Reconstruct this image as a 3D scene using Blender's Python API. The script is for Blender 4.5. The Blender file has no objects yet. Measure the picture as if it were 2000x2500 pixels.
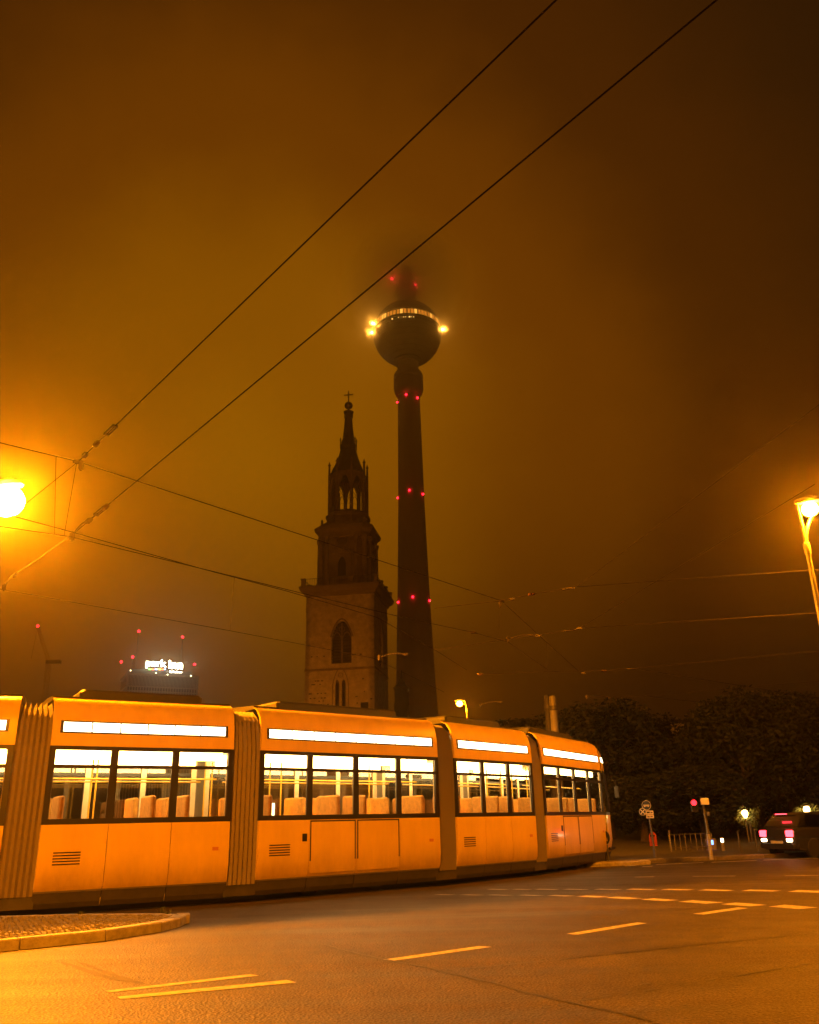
import bpy, bmesh, math, random
from mathutils import Vector, Matrix
random.seed(7)
PI = math.pi
SC = bpy.context.scene
COL = SC.collection

# ------------------------------------------------------------------ camera
FPX, CAMH = 2074.0, 1.4
PITCH, ROLL = math.atan(760 / FPX), math.radians(1.35)
_c, _s = math.cos(PITCH), math.sin(PITCH)
FW, U0, R0 = Vector((0, _c, _s)), Vector((0, -_s, _c)), Vector((1, 0, 0))
RT = math.cos(ROLL) * R0 - math.sin(ROLL) * U0
UP = math.cos(ROLL) * U0 + math.sin(ROLL) * R0
cam_d = bpy.data.cameras.new('camera')
cam_d.sensor_fit = 'HORIZONTAL'; cam_d.sensor_width = 36; cam_d.lens = 36 * FPX / 2000
cam_d.clip_start = 0.05; cam_d.clip_end = 6000
cam = bpy.data.objects.new('camera', cam_d); COL.objects.link(cam)
cam.matrix_world = Matrix(((RT.x, UP.x, -FW.x, 0), (RT.y, UP.y, -FW.y, 0), (RT.z, UP.z, -FW.z, CAMH), (0, 0, 0, 1)))
SC.camera = cam
CP = Vector((0, 0, CAMH))

def ray(px, py):
    return FW + RT * ((px - 1000) / FPX) + UP * ((1250 - py) / FPX)
def atz(px, py, z):                     # survey helper: point of known height
    d = ray(px, py); return CP + d * ((z - CAMH) / d.z)
def aty(px, py, y):                     # survey helper: point at known distance
    d = ray(px, py); return CP + d * (y / d.y)

# ------------------------------------------------------------------ render and view settings
SC.view_settings.view_transform = 'Standard'; SC.view_settings.look = 'None'
SC.view_settings.exposure = 0; SC.view_settings.gamma = 1
SC.view_settings.use_curve_mapping = False
SC.render.engine = 'CYCLES'
cy = SC.cycles
cy.use_denoising = True
cy.max_bounces = 12; cy.diffuse_bounces = 3; cy.glossy_bounces = 3; cy.transmission_bounces = 4
cy.volume_bounces = 9; cy.transparent_max_bounces = 24
cy.sample_clamp_indirect = 4.0; cy.sample_clamp_direct = 0
cy.volume_step_rate = 4.0; cy.volume_max_steps = 64
cy.caustics_reflective = False; cy.caustics_refractive = False

# ------------------------------------------------------------------ world: low cloud lit by the city, plus a trace of night sky
W = bpy.data.worlds.new('World'); SC.world = W; W.use_nodes = True
nt = W.node_tree; nt.nodes.clear()
N = lambda t: nt.nodes.new(t)
out = N('ShaderNodeOutputWorld'); bg = N('ShaderNodeBackground'); bg2 = N('ShaderNodeBackground'); add = N('ShaderNodeAddShader')
tc = N('ShaderNodeTexCoord'); nrm = N('ShaderNodeVectorMath'); nrm.operation = 'NORMALIZE'
dot = N('ShaderNodeVectorMath'); dot.operation = 'DOT_PRODUCT'
glow_dir = ray(620, 1120).normalized()
dot.inputs[1].default_value = glow_dir
ac = N('ShaderNodeMath'); ac.operation = 'ARCCOSINE'
dv = N('ShaderNodeMath'); dv.operation = 'DIVIDE'; dv.inputs[1].default_value = math.radians(60)
nz = N('ShaderNodeTexNoise'); nz.inputs['Scale'].default_value = 3.2; nz.inputs['Detail'].default_value = 4; nz.inputs['Roughness'].default_value = 0.55
nzm = N('ShaderNodeMath'); nzm.operation = 'MULTIPLY_ADD'; nzm.inputs[1].default_value = 0.22; nzm.inputs[2].default_value = -0.11
ad = N('ShaderNodeMath'); ad.operation = 'ADD'
rp = N('ShaderNodeValToRGB'); rp.color_ramp.interpolation = 'EASE'
el = rp.color_ramp.elements
SKY = [(0.0, (0.290, 0.100, 0.0005)), (0.17, (0.240, 0.077, 0.0005)), (0.36, (0.140, 0.037, 0.0005)),
       (0.52, (0.062, 0.0162, 0.0006)), (0.70, (0.028, 0.0090, 0.0008)), (1.0, (0.022, 0.0074, 0.0008))]
el[0].position, el[0].color = SKY[0][0], (*SKY[0][1], 1)
el[1].position, el[1].color = SKY[-1][0], (*SKY[-1][1], 1)
for p_, c_ in SKY[1:-1]:
    e = el.new(p_); e.color = (*c_, 1)
sep = N('ShaderNodeSeparateXYZ')
hr = N('ShaderNodeMapRange'); hr.interpolation_type = 'SMOOTHSTEP'     # the glow thins towards the roofs
hr.inputs['From Min'].default_value = -0.02; hr.inputs['From Max'].default_value = 0.42
hr.inputs['To Min'].default_value = 0.17; hr.inputs['To Max'].default_value = 1.0
mul = N('ShaderNodeVectorMath'); mul.operation = 'SCALE'
sky = N('ShaderNodeTexSky'); sky.sky_type = 'NISHITA'; sky.sun_disc = False
sky.sun_elevation = math.radians(-4); sky.sun_rotation = math.radians(250)
bg2.inputs['Strength'].default_value = 0.0015
L = nt.links.new
L(tc.outputs['Generated'], nrm.inputs[0]); L(nrm.outputs[0], dot.inputs[0]); L(dot.outputs['Value'], ac.inputs[0])
L(ac.outputs[0], dv.inputs[0]); L(nrm.outputs[0], nz.inputs['Vector']); L(nz.outputs['Fac'], nzm.inputs[0])
L(dv.outputs[0], ad.inputs[0]); L(nzm.outputs[0], ad.inputs[1]); L(ad.outputs[0], rp.inputs[0])
L(nrm.outputs[0], sep.inputs[0]); L(sep.outputs['Z'], hr.inputs['Value'])
L(rp.outputs['Color'], mul.inputs[0]); L(hr.outputs[0], mul.inputs['Scale'])
L(mul.outputs[0], bg.inputs['Color']); L(sky.outputs[0], bg2.inputs['Color'])
L(bg.outputs[0], add.inputs[0]); L(bg2.outputs[0], add.inputs[1]); L(add.outputs[0], out.inputs['Surface'])

SODIUM = (1.0, 0.255, 0.003)

# ------------------------------------------------------------------ materials
MATS = {}
def mat(name, col, rough=0.6, metal=0.0, spec=0.5, noise=0.0, nscale=8.0, bump=0.0, bscale=60.0, emit=None, estr=0.0, coat=0.0, streak=None):
    if name in MATS: return MATS[name]
    m = bpy.data.materials.new(name); m.use_nodes = True; t = m.node_tree
    b = t.nodes['Principled BSDF']
    b.inputs['Base Color'].default_value = (*col, 1); b.inputs['Roughness'].default_value = rough
    b.inputs['Metallic'].default_value = metal; b.inputs['Specular IOR Level'].default_value = spec
    b.inputs['Coat Weight'].default_value = coat; b.inputs['Coat Roughness'].default_value = 0.08
    tcn = t.nodes.new('ShaderNodeTexCoord')
    if noise > 0:
        n1 = t.nodes.new('ShaderNodeTexNoise'); n1.inputs['Scale'].default_value = nscale; n1.inputs['Detail'].default_value = 6; n1.inputs['Roughness'].default_value = 0.65
        mp = t.nodes.new('ShaderNodeMapRange'); mp.inputs['From Min'].default_value = 0.25; mp.inputs['From Max'].default_value = 0.75
        mp.inputs['To Min'].default_value = 1 - noise; mp.inputs['To Max'].default_value = 1 + noise
        sc = t.nodes.new('ShaderNodeVectorMath'); sc.operation = 'SCALE'; sc.inputs[0].default_value = col
        if streak:
            mpg = t.nodes.new('ShaderNodeMapping'); mpg.inputs['Scale'].default_value = streak
            t.links.new(tcn.outputs['Object'], mpg.inputs[0]); t.links.new(mpg.outputs[0], n1.inputs['Vector'])
        else:
            t.links.new(tcn.outputs['Object'], n1.inputs['Vector'])
        t.links.new(n1.outputs['Fac'], mp.inputs['Value']); t.links.new(mp.outputs[0], sc.inputs['Scale']); t.links.new(sc.outputs[0], b.inputs['Base Color'])
    if bump > 0:
        n2 = t.nodes.new('ShaderNodeTexNoise'); n2.inputs['Scale'].default_value = bscale; n2.inputs['Detail'].default_value = 4
        bp = t.nodes.new('ShaderNodeBump'); bp.inputs['Strength'].default_value = bump; bp.inputs['Distance'].default_value = 0.02
        t.links.new(tcn.outputs['Object'], n2.inputs['Vector']); t.links.new(n2.outputs['Fac'], bp.inputs['Height']); t.links.new(bp.outputs[0], b.inputs['Normal'])
    if emit:
        b.inputs['Emission Color'].default_value = (*emit, 1); b.inputs['Emission Strength'].default_value = estr
    MATS[name] = m; return m

def glass_mat(name, tint, refl=0.12, dark=0.0):
    if name in MATS: return MATS[name]
    m = bpy.data.materials.new(name); m.use_nodes = True; t = m.node_tree; t.nodes.clear()
    o = t.nodes.new('ShaderNodeOutputMaterial'); tr = t.nodes.new('ShaderNodeBsdfTransparent'); gl = t.nodes.new('ShaderNodeBsdfGlossy')
    tr.inputs['Color'].default_value = (*tint, 1); gl.inputs['Roughness'].default_value = 0.03
    fr = t.nodes.new('ShaderNodeLayerWeight'); fr.inputs['Blend'].default_value = 0.5
    pw_ = t.nodes.new('ShaderNodeMath'); pw_.operation = 'POWER'; pw_.inputs[1].default_value = 5.0
    ad_ = t.nodes.new('ShaderNodeMath'); ad_.operation = 'MULTIPLY_ADD'; ad_.inputs[1].default_value = 0.85; ad_.inputs[2].default_value = refl * 0.5; ad_.use_clamp = True
    mx = t.nodes.new('ShaderNodeMixShader')
    t.links.new(fr.outputs['Facing'], pw_.inputs[0]); t.links.new(pw_.outputs[0], ad_.inputs[0]); t.links.new(ad_.outputs[0], mx.inputs[0]); t.links.new(tr.outputs[0], mx.inputs[1]); t.links.new(gl.outputs[0], mx.inputs[2]); t.links.new(mx.outputs[0], o.inputs['Surface'])
    MATS[name] = m; return m

def emat(name, col, strength):
    if name in MATS: return MATS[name]
    m = bpy.data.materials.new(name); m.use_nodes = True; t = m.node_tree; t.nodes.clear()
    o = t.nodes.new('ShaderNodeOutputMaterial'); e = t.nodes.new('ShaderNodeEmission')
    e.inputs['Color'].default_value = (*col, 1); e.inputs['Strength'].default_value = strength
    t.links.new(e.outputs[0], o.inputs['Surface']); MATS[name] = m; return m

def asphalt_mat():
    m = bpy.data.materials.new('asphalt'); m.use_nodes = True; t = m.node_tree; b = t.nodes['Principled BSDF']
    tcn = t.nodes.new('ShaderNodeTexCoord')
    def noise(s, d=5, r=0.6):
        n = t.nodes.new('ShaderNodeTexNoise'); n.inputs['Scale'].default_value = s; n.inputs['Detail'].default_value = d; n.inputs['Roughness'].default_value = r
        t.links.new(tcn.outputs['Object'], n.inputs['Vector']); return n
    big, mid, fine = noise(0.28, 4), noise(2.3, 6, 0.7), noise(42, 4, 0.85)
    mapg = t.nodes.new('ShaderNodeMapping'); mapg.inputs['Rotation'].default_value = (0, 0, math.radians(-27)); mapg.inputs['Scale'].default_value = (0.12, 1.4, 1)
    wear = t.nodes.new('ShaderNodeTexNoise'); wear.inputs['Scale'].default_value = 1.0; wear.inputs['Detail'].default_value = 5
    t.links.new(tcn.outputs['Object'], mapg.inputs[0]); t.links.new(mapg.outputs[0], wear.inputs['Vector'])
    def rng(n, a, c, lo=0.3, hi=0.7):
        r = t.nodes.new('ShaderNodeMapRange'); r.inputs['From Min'].default_value = lo; r.inputs['From Max'].default_value = hi
        r.inputs['To Min'].default_value = a; r.inputs['To Max'].default_value = c; t.links.new(n.outputs['Fac'], r.inputs['Value']); return r
    def mul_(a, c):
        x = t.nodes.new('ShaderNodeMath'); x.operation = 'MULTIPLY'; t.links.new(a.outputs[0], x.inputs[0]); t.links.new(c.outputs[0], x.inputs[1]); return x
    v = mul_(mul_(rng(big, 0.72, 1.25), rng(mid, 0.72, 1.3)), mul_(rng(fine, 0.02, 3.2, 0.38, 0.64), rng(wear, 0.72, 1.25)))
    vor = t.nodes.new('ShaderNodeTexVoronoi'); vor.inputs['Scale'].default_value = 40
    t.links.new(tcn.outputs['Object'], vor.inputs['Vector'])
    sc = t.nodes.new('ShaderNodeVectorMath'); sc.operation = 'SCALE'; sc.inputs[0].default_value = (0.038, 0.031, 0.025)
    t.links.new(v.outputs[0], sc.inputs['Scale']); t.links.new(sc.outputs[0], b.inputs['Base Color'])
    rr = rng(wear, 0.50, 0.72); t.links.new(rr.outputs[0], b.inputs['Roughness'])
    b.inputs['Specular IOR Level'].default_value = 0.22
    bp = t.nodes.new('ShaderNodeBump'); bp.inputs['Strength'].default_value = 0.8; bp.inputs['Distance'].default_value = 0.012
    t.links.new(vor.outputs['Distance'], bp.inputs['Height']); t.links.new(bp.outputs[0], b.inputs['Normal'])
    MATS['asphalt'] = m; return m
asphalt_mat()
mat('kerb_dark', (0.15, 0.135, 0.12), 0.8, noise=0.3, nscale=6); mat('paving', (0.075, 0.07, 0.065), 0.8, noise=0.3, nscale=3, bump=0.3, bscale=30)
mat('granite', (0.34, 0.31, 0.28), 0.75, noise=0.35, nscale=9, bump=0.5, bscale=45)
mat('cobble', (0.22, 0.20, 0.18), 0.85, noise=0.4, nscale=22, bump=0.4, bscale=80)
mat('track_bed', (0.055, 0.040, 0.034), 0.9, noise=0.45, nscale=14, bump=0.6, bscale=50)
mat('paint', (0.40, 0.38, 0.34), 0.75, noise=0.55, nscale=11, bump=0.25, bscale=70)
mat('tar', (0.014, 0.013, 0.012), 0.55, noise=0.3, nscale=20)
mat('rail_steel', (0.35, 0.33, 0.31), 0.28, metal=1.0)
mat('yellow_paint', (0.80, 0.55, 0.025), 0.34, noise=0.16, nscale=1.0, coat=0.35, streak=(1.3, 1.3, 0.35))
def weather(m):            # road dirt thrown up on the lower body panels
    t = m.node_tree; b = t.nodes['Principled BSDF']; src = b.inputs['Base Color'].links[0].from_socket
    tcn = t.nodes.new('ShaderNodeTexCoord'); sp_ = t.nodes.new('ShaderNodeSeparateXYZ'); mr = t.nodes.new('ShaderNodeMapRange'); mr.interpolation_type = 'SMOOTHSTEP'
    mr.inputs['From Min'].default_value = 1.05; mr.inputs['From Max'].default_value = 0.36; mr.inputs['To Max'].default_value = 0.75
    mp = t.nodes.new('ShaderNodeMapping'); mp.inputs['Scale'].default_value = (2.2, 2.2, 0.8); nn_ = t.nodes.new('ShaderNodeTexNoise'); nn_.inputs['Scale'].default_value = 2.0; nn_.inputs['Detail'].default_value = 7; nn_.inputs['Roughness'].default_value = 0.7
    mu = t.nodes.new('ShaderNodeMath'); mu.operation = 'MULTIPLY'; mx = t.nodes.new('ShaderNodeMix'); mx.data_type = 'RGBA'; mx.inputs[7].default_value = (0.16, 0.10, 0.045, 1)
    t.links.new(tcn.outputs['Object'], sp_.inputs[0]); t.links.new(sp_.outputs['Z'], mr.inputs['Value']); t.links.new(tcn.outputs['Object'], mp.inputs[0]); t.links.new(mp.outputs[0], nn_.inputs['Vector'])
    t.links.new(mr.outputs[0], mu.inputs[0]); t.links.new(nn_.outputs['Fac'], mu.inputs[1]); t.links.new(mu.outputs[0], mx.inputs[0]); t.links.new(src, mx.inputs[6]); t.links.new(mx.outputs[2], b.inputs['Base Color'])
weather(MATS['yellow_paint'])
mat('dark_trim', (0.022, 0.020, 0.019), 0.35)
mat('skirt_grey', (0.055, 0.050, 0.046), 0.55, noise=0.3, nscale=3)
mat('roof_grey', (0.045, 0.042, 0.04), 0.6, noise=0.3, nscale=2)
mat('rubber', (0.035, 0.033, 0.032), 0.8); mat('bellows_fabric', (0.24, 0.20, 0.15), 0.8)
mat('interior_cream', (0.62, 0.52, 0.36), 0.6)
mat('floor_lino', (0.12, 0.10, 0.08), 0.6)
mat('seat_fabric', (0.46, 0.22, 0.035), 0.85, noise=0.35, nscale=10)
mat('pole_yellow', (0.75, 0.45, 0.03), 0.35)
glass_mat('tram_glass', (0.92, 0.92, 0.90), 0.26)
glass_mat('car_glass', (0.16, 0.16, 0.16), 0.10)
emat('streak_white', (1.0, 0.80, 0.48), 7.0)
emat('interior_light', (1.0, 0.62, 0.20), 26.0)
emat('headlamp', (1.0, 0.80, 0.45), 14.0)
mat('concrete', (0.56, 0.48, 0.42), 0.85, noise=0.18, nscale=0.12, streak=(1, 1, 0.12))
mat('steel_dome', (0.22, 0.21, 0.20), 0.5, metal=0.6, noise=0.15, nscale=0.4)
mat('steel_dark', (0.12, 0.115, 0.11), 0.55, metal=0.5)
emat('beacon_red', (1.0, 0.008, 0.022), 11.0)
emat('tower_window', (1.0, 0.30, 0.02), 0.75)
emat('tower_window_bright', (1.0, 0.42, 0.05), 1.6)
emat('tower_flood', (1.0, 0.42, 0.05), 40.0)
emat('tower_small_light', (1.0, 0.5, 0.1), 3.0)
mat('stone_wall', (0.52, 0.46, 0.38), 0.9, noise=0.40, nscale=0.9, bump=0.8, bscale=3.0)
mat('sandstone', (0.22, 0.18, 0.135), 0.85, noise=0.35, nscale=0.5, bump=0.4, bscale=2.0)
mat('copper', (0.10, 0.11, 0.085), 0.7, noise=0.3, nscale=0.5)
mat('dark_opening', (0.012, 0.010, 0.009), 0.9)
mat('louvre', (0.05, 0.04, 0.035), 0.8)
mat('gold', (0.35, 0.25, 0.08), 0.4, metal=1.0)
mat('hotel_panel', (0.30, 0.26, 0.22), 0.6, noise=0.1, nscale=0.1)
mat('hotel_glass', (0.06, 0.055, 0.05), 0.15, spec=0.8)
emat('sign_white', (1.0, 0.90, 0.62), 22.0)
emat('sign_red', (1.0, 0.16, 0.05), 6.0); emat('sign_green', (0.2, 1.0, 0.15), 5.0); emat('sign_blue', (0.25, 0.45, 1.0), 6.0); emat('sign_amber', (1.0, 0.62, 0.1), 6.0)
emat('small_white_lamp', (1.0, 0.85, 0.45), 9.0)
mat('wire_metal', (0.03, 0.024, 0.02), 0.8, spec=0.2)
mat('clamp_metal', (0.09, 0.075, 0.065), 0.65, metal=0.3)
mat('insulator', (0.10, 0.045, 0.03), 0.3)
mat('lamp_post', (0.42, 0.40, 0.37), 0.45, metal=0.3, noise=0.12, nscale=2)
mat('lamp_head', (0.28, 0.27, 0.26), 0.5)
emat('sodium_lens', (1.0, 0.55, 0.14), 260.0)
emat('sodium_lens_far', (1.0, 0.55, 0.14), 130.0)
emat('lantern_globe', (1.0, 0.62, 0.20), 22.0)
mat('bark', (0.06, 0.045, 0.035), 0.95, noise=0.4, nscale=6, bump=0.6, bscale=20)
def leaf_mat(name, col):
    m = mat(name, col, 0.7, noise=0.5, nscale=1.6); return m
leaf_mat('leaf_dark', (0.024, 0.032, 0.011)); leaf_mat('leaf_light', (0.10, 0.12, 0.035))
mat('pale_render', (0.52, 0.45, 0.36), 0.8, noise=0.15, nscale=0.5)
mat('sign_white_face', (0.62, 0.60, 0.56), 0.5); mat('sign_blue_face', (0.012, 0.035, 0.12), 0.45); mat('sign_red_face', (0.50, 0.03, 0.03), 0.45)
mat('sign_black', (0.015, 0.015, 0.015), 0.5)
mat('bin_orange', (0.42, 0.05, 0.02), 0.5)
mat('galvanised', (0.16, 0.155, 0.15), 0.55, metal=0.6, noise=0.2, nscale=6)
mat('signal_black', (0.02, 0.02, 0.02), 0.5)
emat('signal_red', (1.0, 0.008, 0.012), 12.0)
mat('signal_off', (0.03, 0.035, 0.02), 0.2)
mat('car_paint', (0.030, 0.030, 0.036), 0.22, metal=0.3, coat=1.0)
mat('tyre', (0.02, 0.02, 0.02), 0.85); mat('rim', (0.30, 0.30, 0.30), 0.35, metal=0.9)
emat('tail_red', (1.0, 0.03, 0.045), 12.0)
emat('indicator', (1.0, 0.66, 0.34), 26.0)
mat('indicator_off', (0.6, 0.22, 0.03), 0.3); mat('plate_white', (0.6, 0.58, 0.5), 0.5)
emat('blue_sign_glow', (0.15, 0.35, 1.0), 4.0)
mat('crane_steel', (0.20, 0.13, 0.05), 0.6)

# ------------------------------------------------------------------ mesh building
class MB:
    def __init__(self): self.v, self.f = [], []
    def add(self, vs, fs):
        o = len(self.v); self.v += [tuple(p) for p in vs]; self.f += [tuple(i + o for i in f) for f in fs]; return self
    def box(self, x0, x1, y0, y1, z0, z1, M=None):
        vs = [Vector((x, y, z)) for z in (z0, z1) for y in (y0, y1) for x in (x0, x1)]
        if M: vs = [M @ p for p in vs]
        return self.add(vs, [(0, 2, 3, 1), (4, 5, 7, 6), (0, 1, 5, 4), (2, 6, 7, 3), (0, 4, 6, 2), (1, 3, 7, 5)])
    def prism(self, poly, z0, z1, M=None):
        n = len(poly)
        vs = [Vector((x, y, z0)) for x, y in poly] + [Vector((x, y, z1)) for x, y in poly]
        if M: vs = [M @ p for p in vs]
        return self.add(vs, [tuple(range(n - 1, -1, -1)), tuple(range(n, 2 * n))] + [(i, (i + 1) % n, n + (i + 1) % n, n + i) for i in range(n)])
    def bevbox(self, x0, x1, y0, y1, z0, z1, b=0.02, M=None):
        poly0 = [(x0 + b, y0), (x1 - b, y0), (x1, y0 + b), (x1, y1 - b), (x1 - b, y1), (x0 + b, y1), (x0, y1 - b), (x0, y0 + b)]
        cx, cyy = (x0 + x1) / 2, (y0 + y1) / 2
        fx, fy = 1 - 2 * b / max(x1 - x0, 1e-6), 1 - 2 * b / max(y1 - y0, 1e-6)
        top = [(cx + (x - cx) * fx, cyy + (y - cyy) * fy) for x, y in poly0]
        rings = [[Vector((x, y, z0)) for x, y in poly0], [Vector((x, y, z1 - b)) for x, y in poly0], [Vector((x, y, z1)) for x, y in top]]
        return self.loft(rings, M=M)
    def loft(self, rings, M=None, caps=True, closed=True):
        n = len(rings[0]); vs = [p for r in rings for p in r]
        if M: vs = [M @ p for p in vs]
        fs = []
        m = n if closed else n - 1
        for k in range(len(rings) - 1):
            for i in range(m):
                fs.append((k * n + i, k * n + (i + 1) % n, (k + 1) * n + (i + 1) % n, (k + 1) * n + i))
        if caps and closed:
            fs.append(tuple(range(n - 1, -1, -1))); fs.append(tuple(range((len(rings) - 1) * n, len(rings) * n)))
        return self.add(vs, fs)
    def lathe(self, prof, n=24, c=(0, 0, 0), M=None, caps=True):
        rings = [[Vector((c[0] + r * math.cos(2 * PI * i / n), c[1] + r * math.sin(2 * PI * i / n), c[2] + z)) for i in range(n)] for r, z in prof]
        return self.loft(rings, M, caps)
    def tube(self, pts, r, n=6, caps=True):
        pts = [Vector(p) for p in pts]; rs = r if isinstance(r, (list, tuple)) else [r] * len(pts)
        rings = []; prev = None
        for i, p in enumerate(pts):
            d = (pts[min(i + 1, len(pts) - 1)] - pts[max(i - 1, 0)]).normalized()
            if prev is None:
                a = Vector((0, 0, 1)) if abs(d.z) < 0.9 else Vector((1, 0, 0))
                x = d.cross(a).normalized()
            else: x = (prev - d * prev.dot(d)).normalized()
            prev = x; y = d.cross(x)
            rings.append([p + (x * math.cos(2 * PI * k / n) + y * math.sin(2 * PI * k / n)) * rs[i] for k in range(n)])
        return self.loft(rings, caps=caps)
    def sphere(self, c, r, n=12, m=8, sz=1.0):
        prof = [(max(1e-4, r * math.sin(PI * k / m)), -r * sz * math.cos(PI * k / m)) for k in range(m + 1)]
        return self.lathe(prof, n, c)
    def quad(self, a, b, c, d): return self.add([a, b, c, d], [(0, 1, 2, 3)])
    def mesh(self, name, m, smooth=False):
        me = bpy.data.meshes.new(name); me.from_pydata([tuple(p) for p in self.v], [], self.f); me.update()
        bm = bmesh.new(); bm.from_mesh(me); bmesh.ops.recalc_face_normals(bm, faces=bm.faces); bm.to_mesh(me); bm.free()
        if m: me.materials.append(MATS[m] if isinstance(m, str) else m)
        if smooth:
            me.polygons.foreach_set('use_smooth', [True] * len(me.polygons))
            try: me.set_sharp_from_angle(angle=math.radians(38))
            except Exception: pass
        return me
    def build(self, name, m, parent=None, world=False, smooth=False, loc=None, rotz=0):
        if parent is not None and world:
            o = parent.location; self.v = [(p[0] - o.x, p[1] - o.y, p[2] - o.z) for p in self.v]
        return link(name, self.mesh(name, m, smooth), parent, loc, rotz)

def link(name, me, parent=None, loc=None, rotz=0):
    o = bpy.data.objects.new(name, me); COL.objects.link(o); o.parent = parent
    if loc is not None: o.location = loc
    if rotz: o.rotation_euler = (0, 0, rotz)
    return o
def tag(o, label=None, cat=None, group=None, kind=None):
    if label: o['label'] = label
    if cat: o['category'] = cat
    if group: o['group'] = group
    if kind: o['kind'] = kind
    return o
def thing(name, label, cat, loc=(0, 0, 0), rotz=0, group=None):
    o = bpy.data.objects.new(name, None); COL.objects.link(o); o.location = loc; o.rotation_euler = (0, 0, rotz); o.empty_display_size = 0.3
    return tag(o, label, cat, group)
def point_light(name, loc, power, col, radius=0.1, parent=None):
    l = bpy.data.lights.new(name, 'POINT'); l.energy = power; l.color = col; l.shadow_soft_size = radius
    o = bpy.data.objects.new(name, l); COL.objects.link(o); o.parent = parent; o.location = loc; return o
def spot_light(name, loc, power, col, radius=0.1, cone=150, parent=None):
    l = bpy.data.lights.new(name, 'SPOT'); l.energy = power; l.color = col; l.shadow_soft_size = radius; l.spot_size = math.radians(cone); l.spot_blend = 0.25
    o = bpy.data.objects.new(name, l); COL.objects.link(o); o.parent = parent; o.location = loc; return o
def RZ(a): return Matrix.Rotation(a, 4, 'Z')
def TR(x, y, z): return Matrix.Translation((x, y, z))

# ------------------------------------------------------------------ ground, tracks, pavements
g = MB(); g.quad((-900, -200, 0), (900, -200, 0), (900, 1500, 0), (-900, 1500, 0))
tag(g.build('road', 'asphalt'), 'worn grey asphalt road crossing with tar joints and tyre wear', 'road', kind='structure')

# centre line of the tram track: an arc, heading from S0
NOSE = Vector((5.71, 31.42)); NHEAD = math.radians(68); RAD = 27.7
def track(s):            # s = metres behind the nose (positive backwards)
    a = NHEAD - s / RAD
    c = NOSE + Vector((-math.sin(NHEAD), math.cos(NHEAD))) * RAD      # centre of the bend lies to the left of travel
    p = c + Vector((math.sin(a), -math.cos(a))) * RAD
    return p, a
def track_ext(s):
    if s < 26: return track(s)
    p, a = track(26); d = Vector((math.cos(a), math.sin(a))); return p - d * (s - 26), a
def strip(mb, fn, s0, s1, off0, off1, z, n=40):
    for k in range(n):
        q = []
        for s, o in ((s0 + (s1 - s0) * k / n, off0), (s0 + (s1 - s0) * (k + 1) / n, off0), (s0 + (s1 - s0) * (k + 1) / n, off1), (s0 + (s1 - s0) * k / n, off1)):
            p, a = fn(s); q.append((p.x + math.sin(a) * o, p.y - math.cos(a) * o, z))
        mb.quad(*q)
tb = MB(); strip(tb, track_ext, -12, 44, -1.15, 1.55, 0.004)
tag(tb.build('track_bed', 'track_bed'), 'dark reddish track bed strip under the tram', 'track bed', kind='structure')
for o_ in (-0.75, 0.69):
    r_ = MB(); strip(r_, track_ext, -12, 44, o_, o_ + 0.06, 0.009)
    tag(r_.build('tram_rail', 'rail_steel'), 'steel rail set in the road under the tram, %s one' % ('far' if o_ < 0 else 'near'), 'rail', kind='structure')

# pavement on the far side of the road
KA, KB = atz(1500, 2112, 0), atz(2000, 2090, 0); KA.z = KB.z = 0
kd = (KB - KA).normalized(); kn = Vector((-kd.y, kd.x, 0))
P0 = KA - kd * 9; P1 = KA + kd * 60
pv = MB(); pv.prism([tuple((p).xy) for p in (P0 + kn * 0.32, P1 + kn * 0.32, P1 + kn * 46, P0 + kn * 46)], 0.0, 0.12)
pave = tag(pv.build('pavement', 'paving'), 'raised grey pavement beyond the road in front of the dark trees', 'pavement', kind='structure')
ks = MB().bevbox(0.004, 0.996, 0.0, 0.30, 0, 0.125, 0.015).mesh('kerb_stone', 'kerb_dark')
ang = math.atan2(kd.y, kd.x)
for k in range(34):
    o = link('kerb_stone', ks, pave); p = P0 + kd * (k * 1.0); o.location = (p.x, p.y, 0.001 + random.uniform(0, 0.006)); o.rotation_euler = (0, 0, ang + random.uniform(-0.003, 0.003))

# road markings: painted quads surveyed on the asphalt
def ground_quad(name, pts, m, z, parent=None):
    q = [atz(x, y, 0) for x, y in pts]; b = MB(); b.quad(*[(p.x, p.y, z) for p in q]); return b.build(name, m, parent)
def marking(pts, label, group=None):
    o = ground_quad('road_marking', pts, 'paint', 0.005); tag(o, label, 'road marking', group, 'structure'); return o
marking([(254, 2421), (609, 2380), (633, 2383), (272, 2424)], 'worn lane line, upper of the close pair by the island')
marking([(286, 2435), (700, 2394), (725, 2400), (294, 2441)], 'lower and longer lane line of the close pair')
marking([(935, 2344), (1170, 2311), (1201, 2313), (960, 2347)], 'lane dash touching the long tar joint')
marking([(1383, 2281), (1556, 2253), (1580, 2255), (1410, 2283)], 'lane dash in the middle of the asphalt')
marking([(1692, 2232), (1803, 2216), (1828, 2218), (1718, 2234)], 'lane dash ending at the dashed crossing line')
rowB = [(1057, 1118, 2185, 1.0), (1118, 1185, 2185.6, 1.1), (1185, 1258, 2186, 1.2), (1260, 1333, 2186.5, 1.3), (1333, 1407, 2187.5, 1.8), (1405, 1487, 2189.5, 2.4), (1477, 1568, 2193, 3.0), (1564, 1659, 2197.5, 3.4), (1655, 1767, 2203, 4.2), (1759, 1874, 2209, 4.6), (1876, 1998, 2215, 5.4), (1996, 2125, 2222, 6)]
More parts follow.
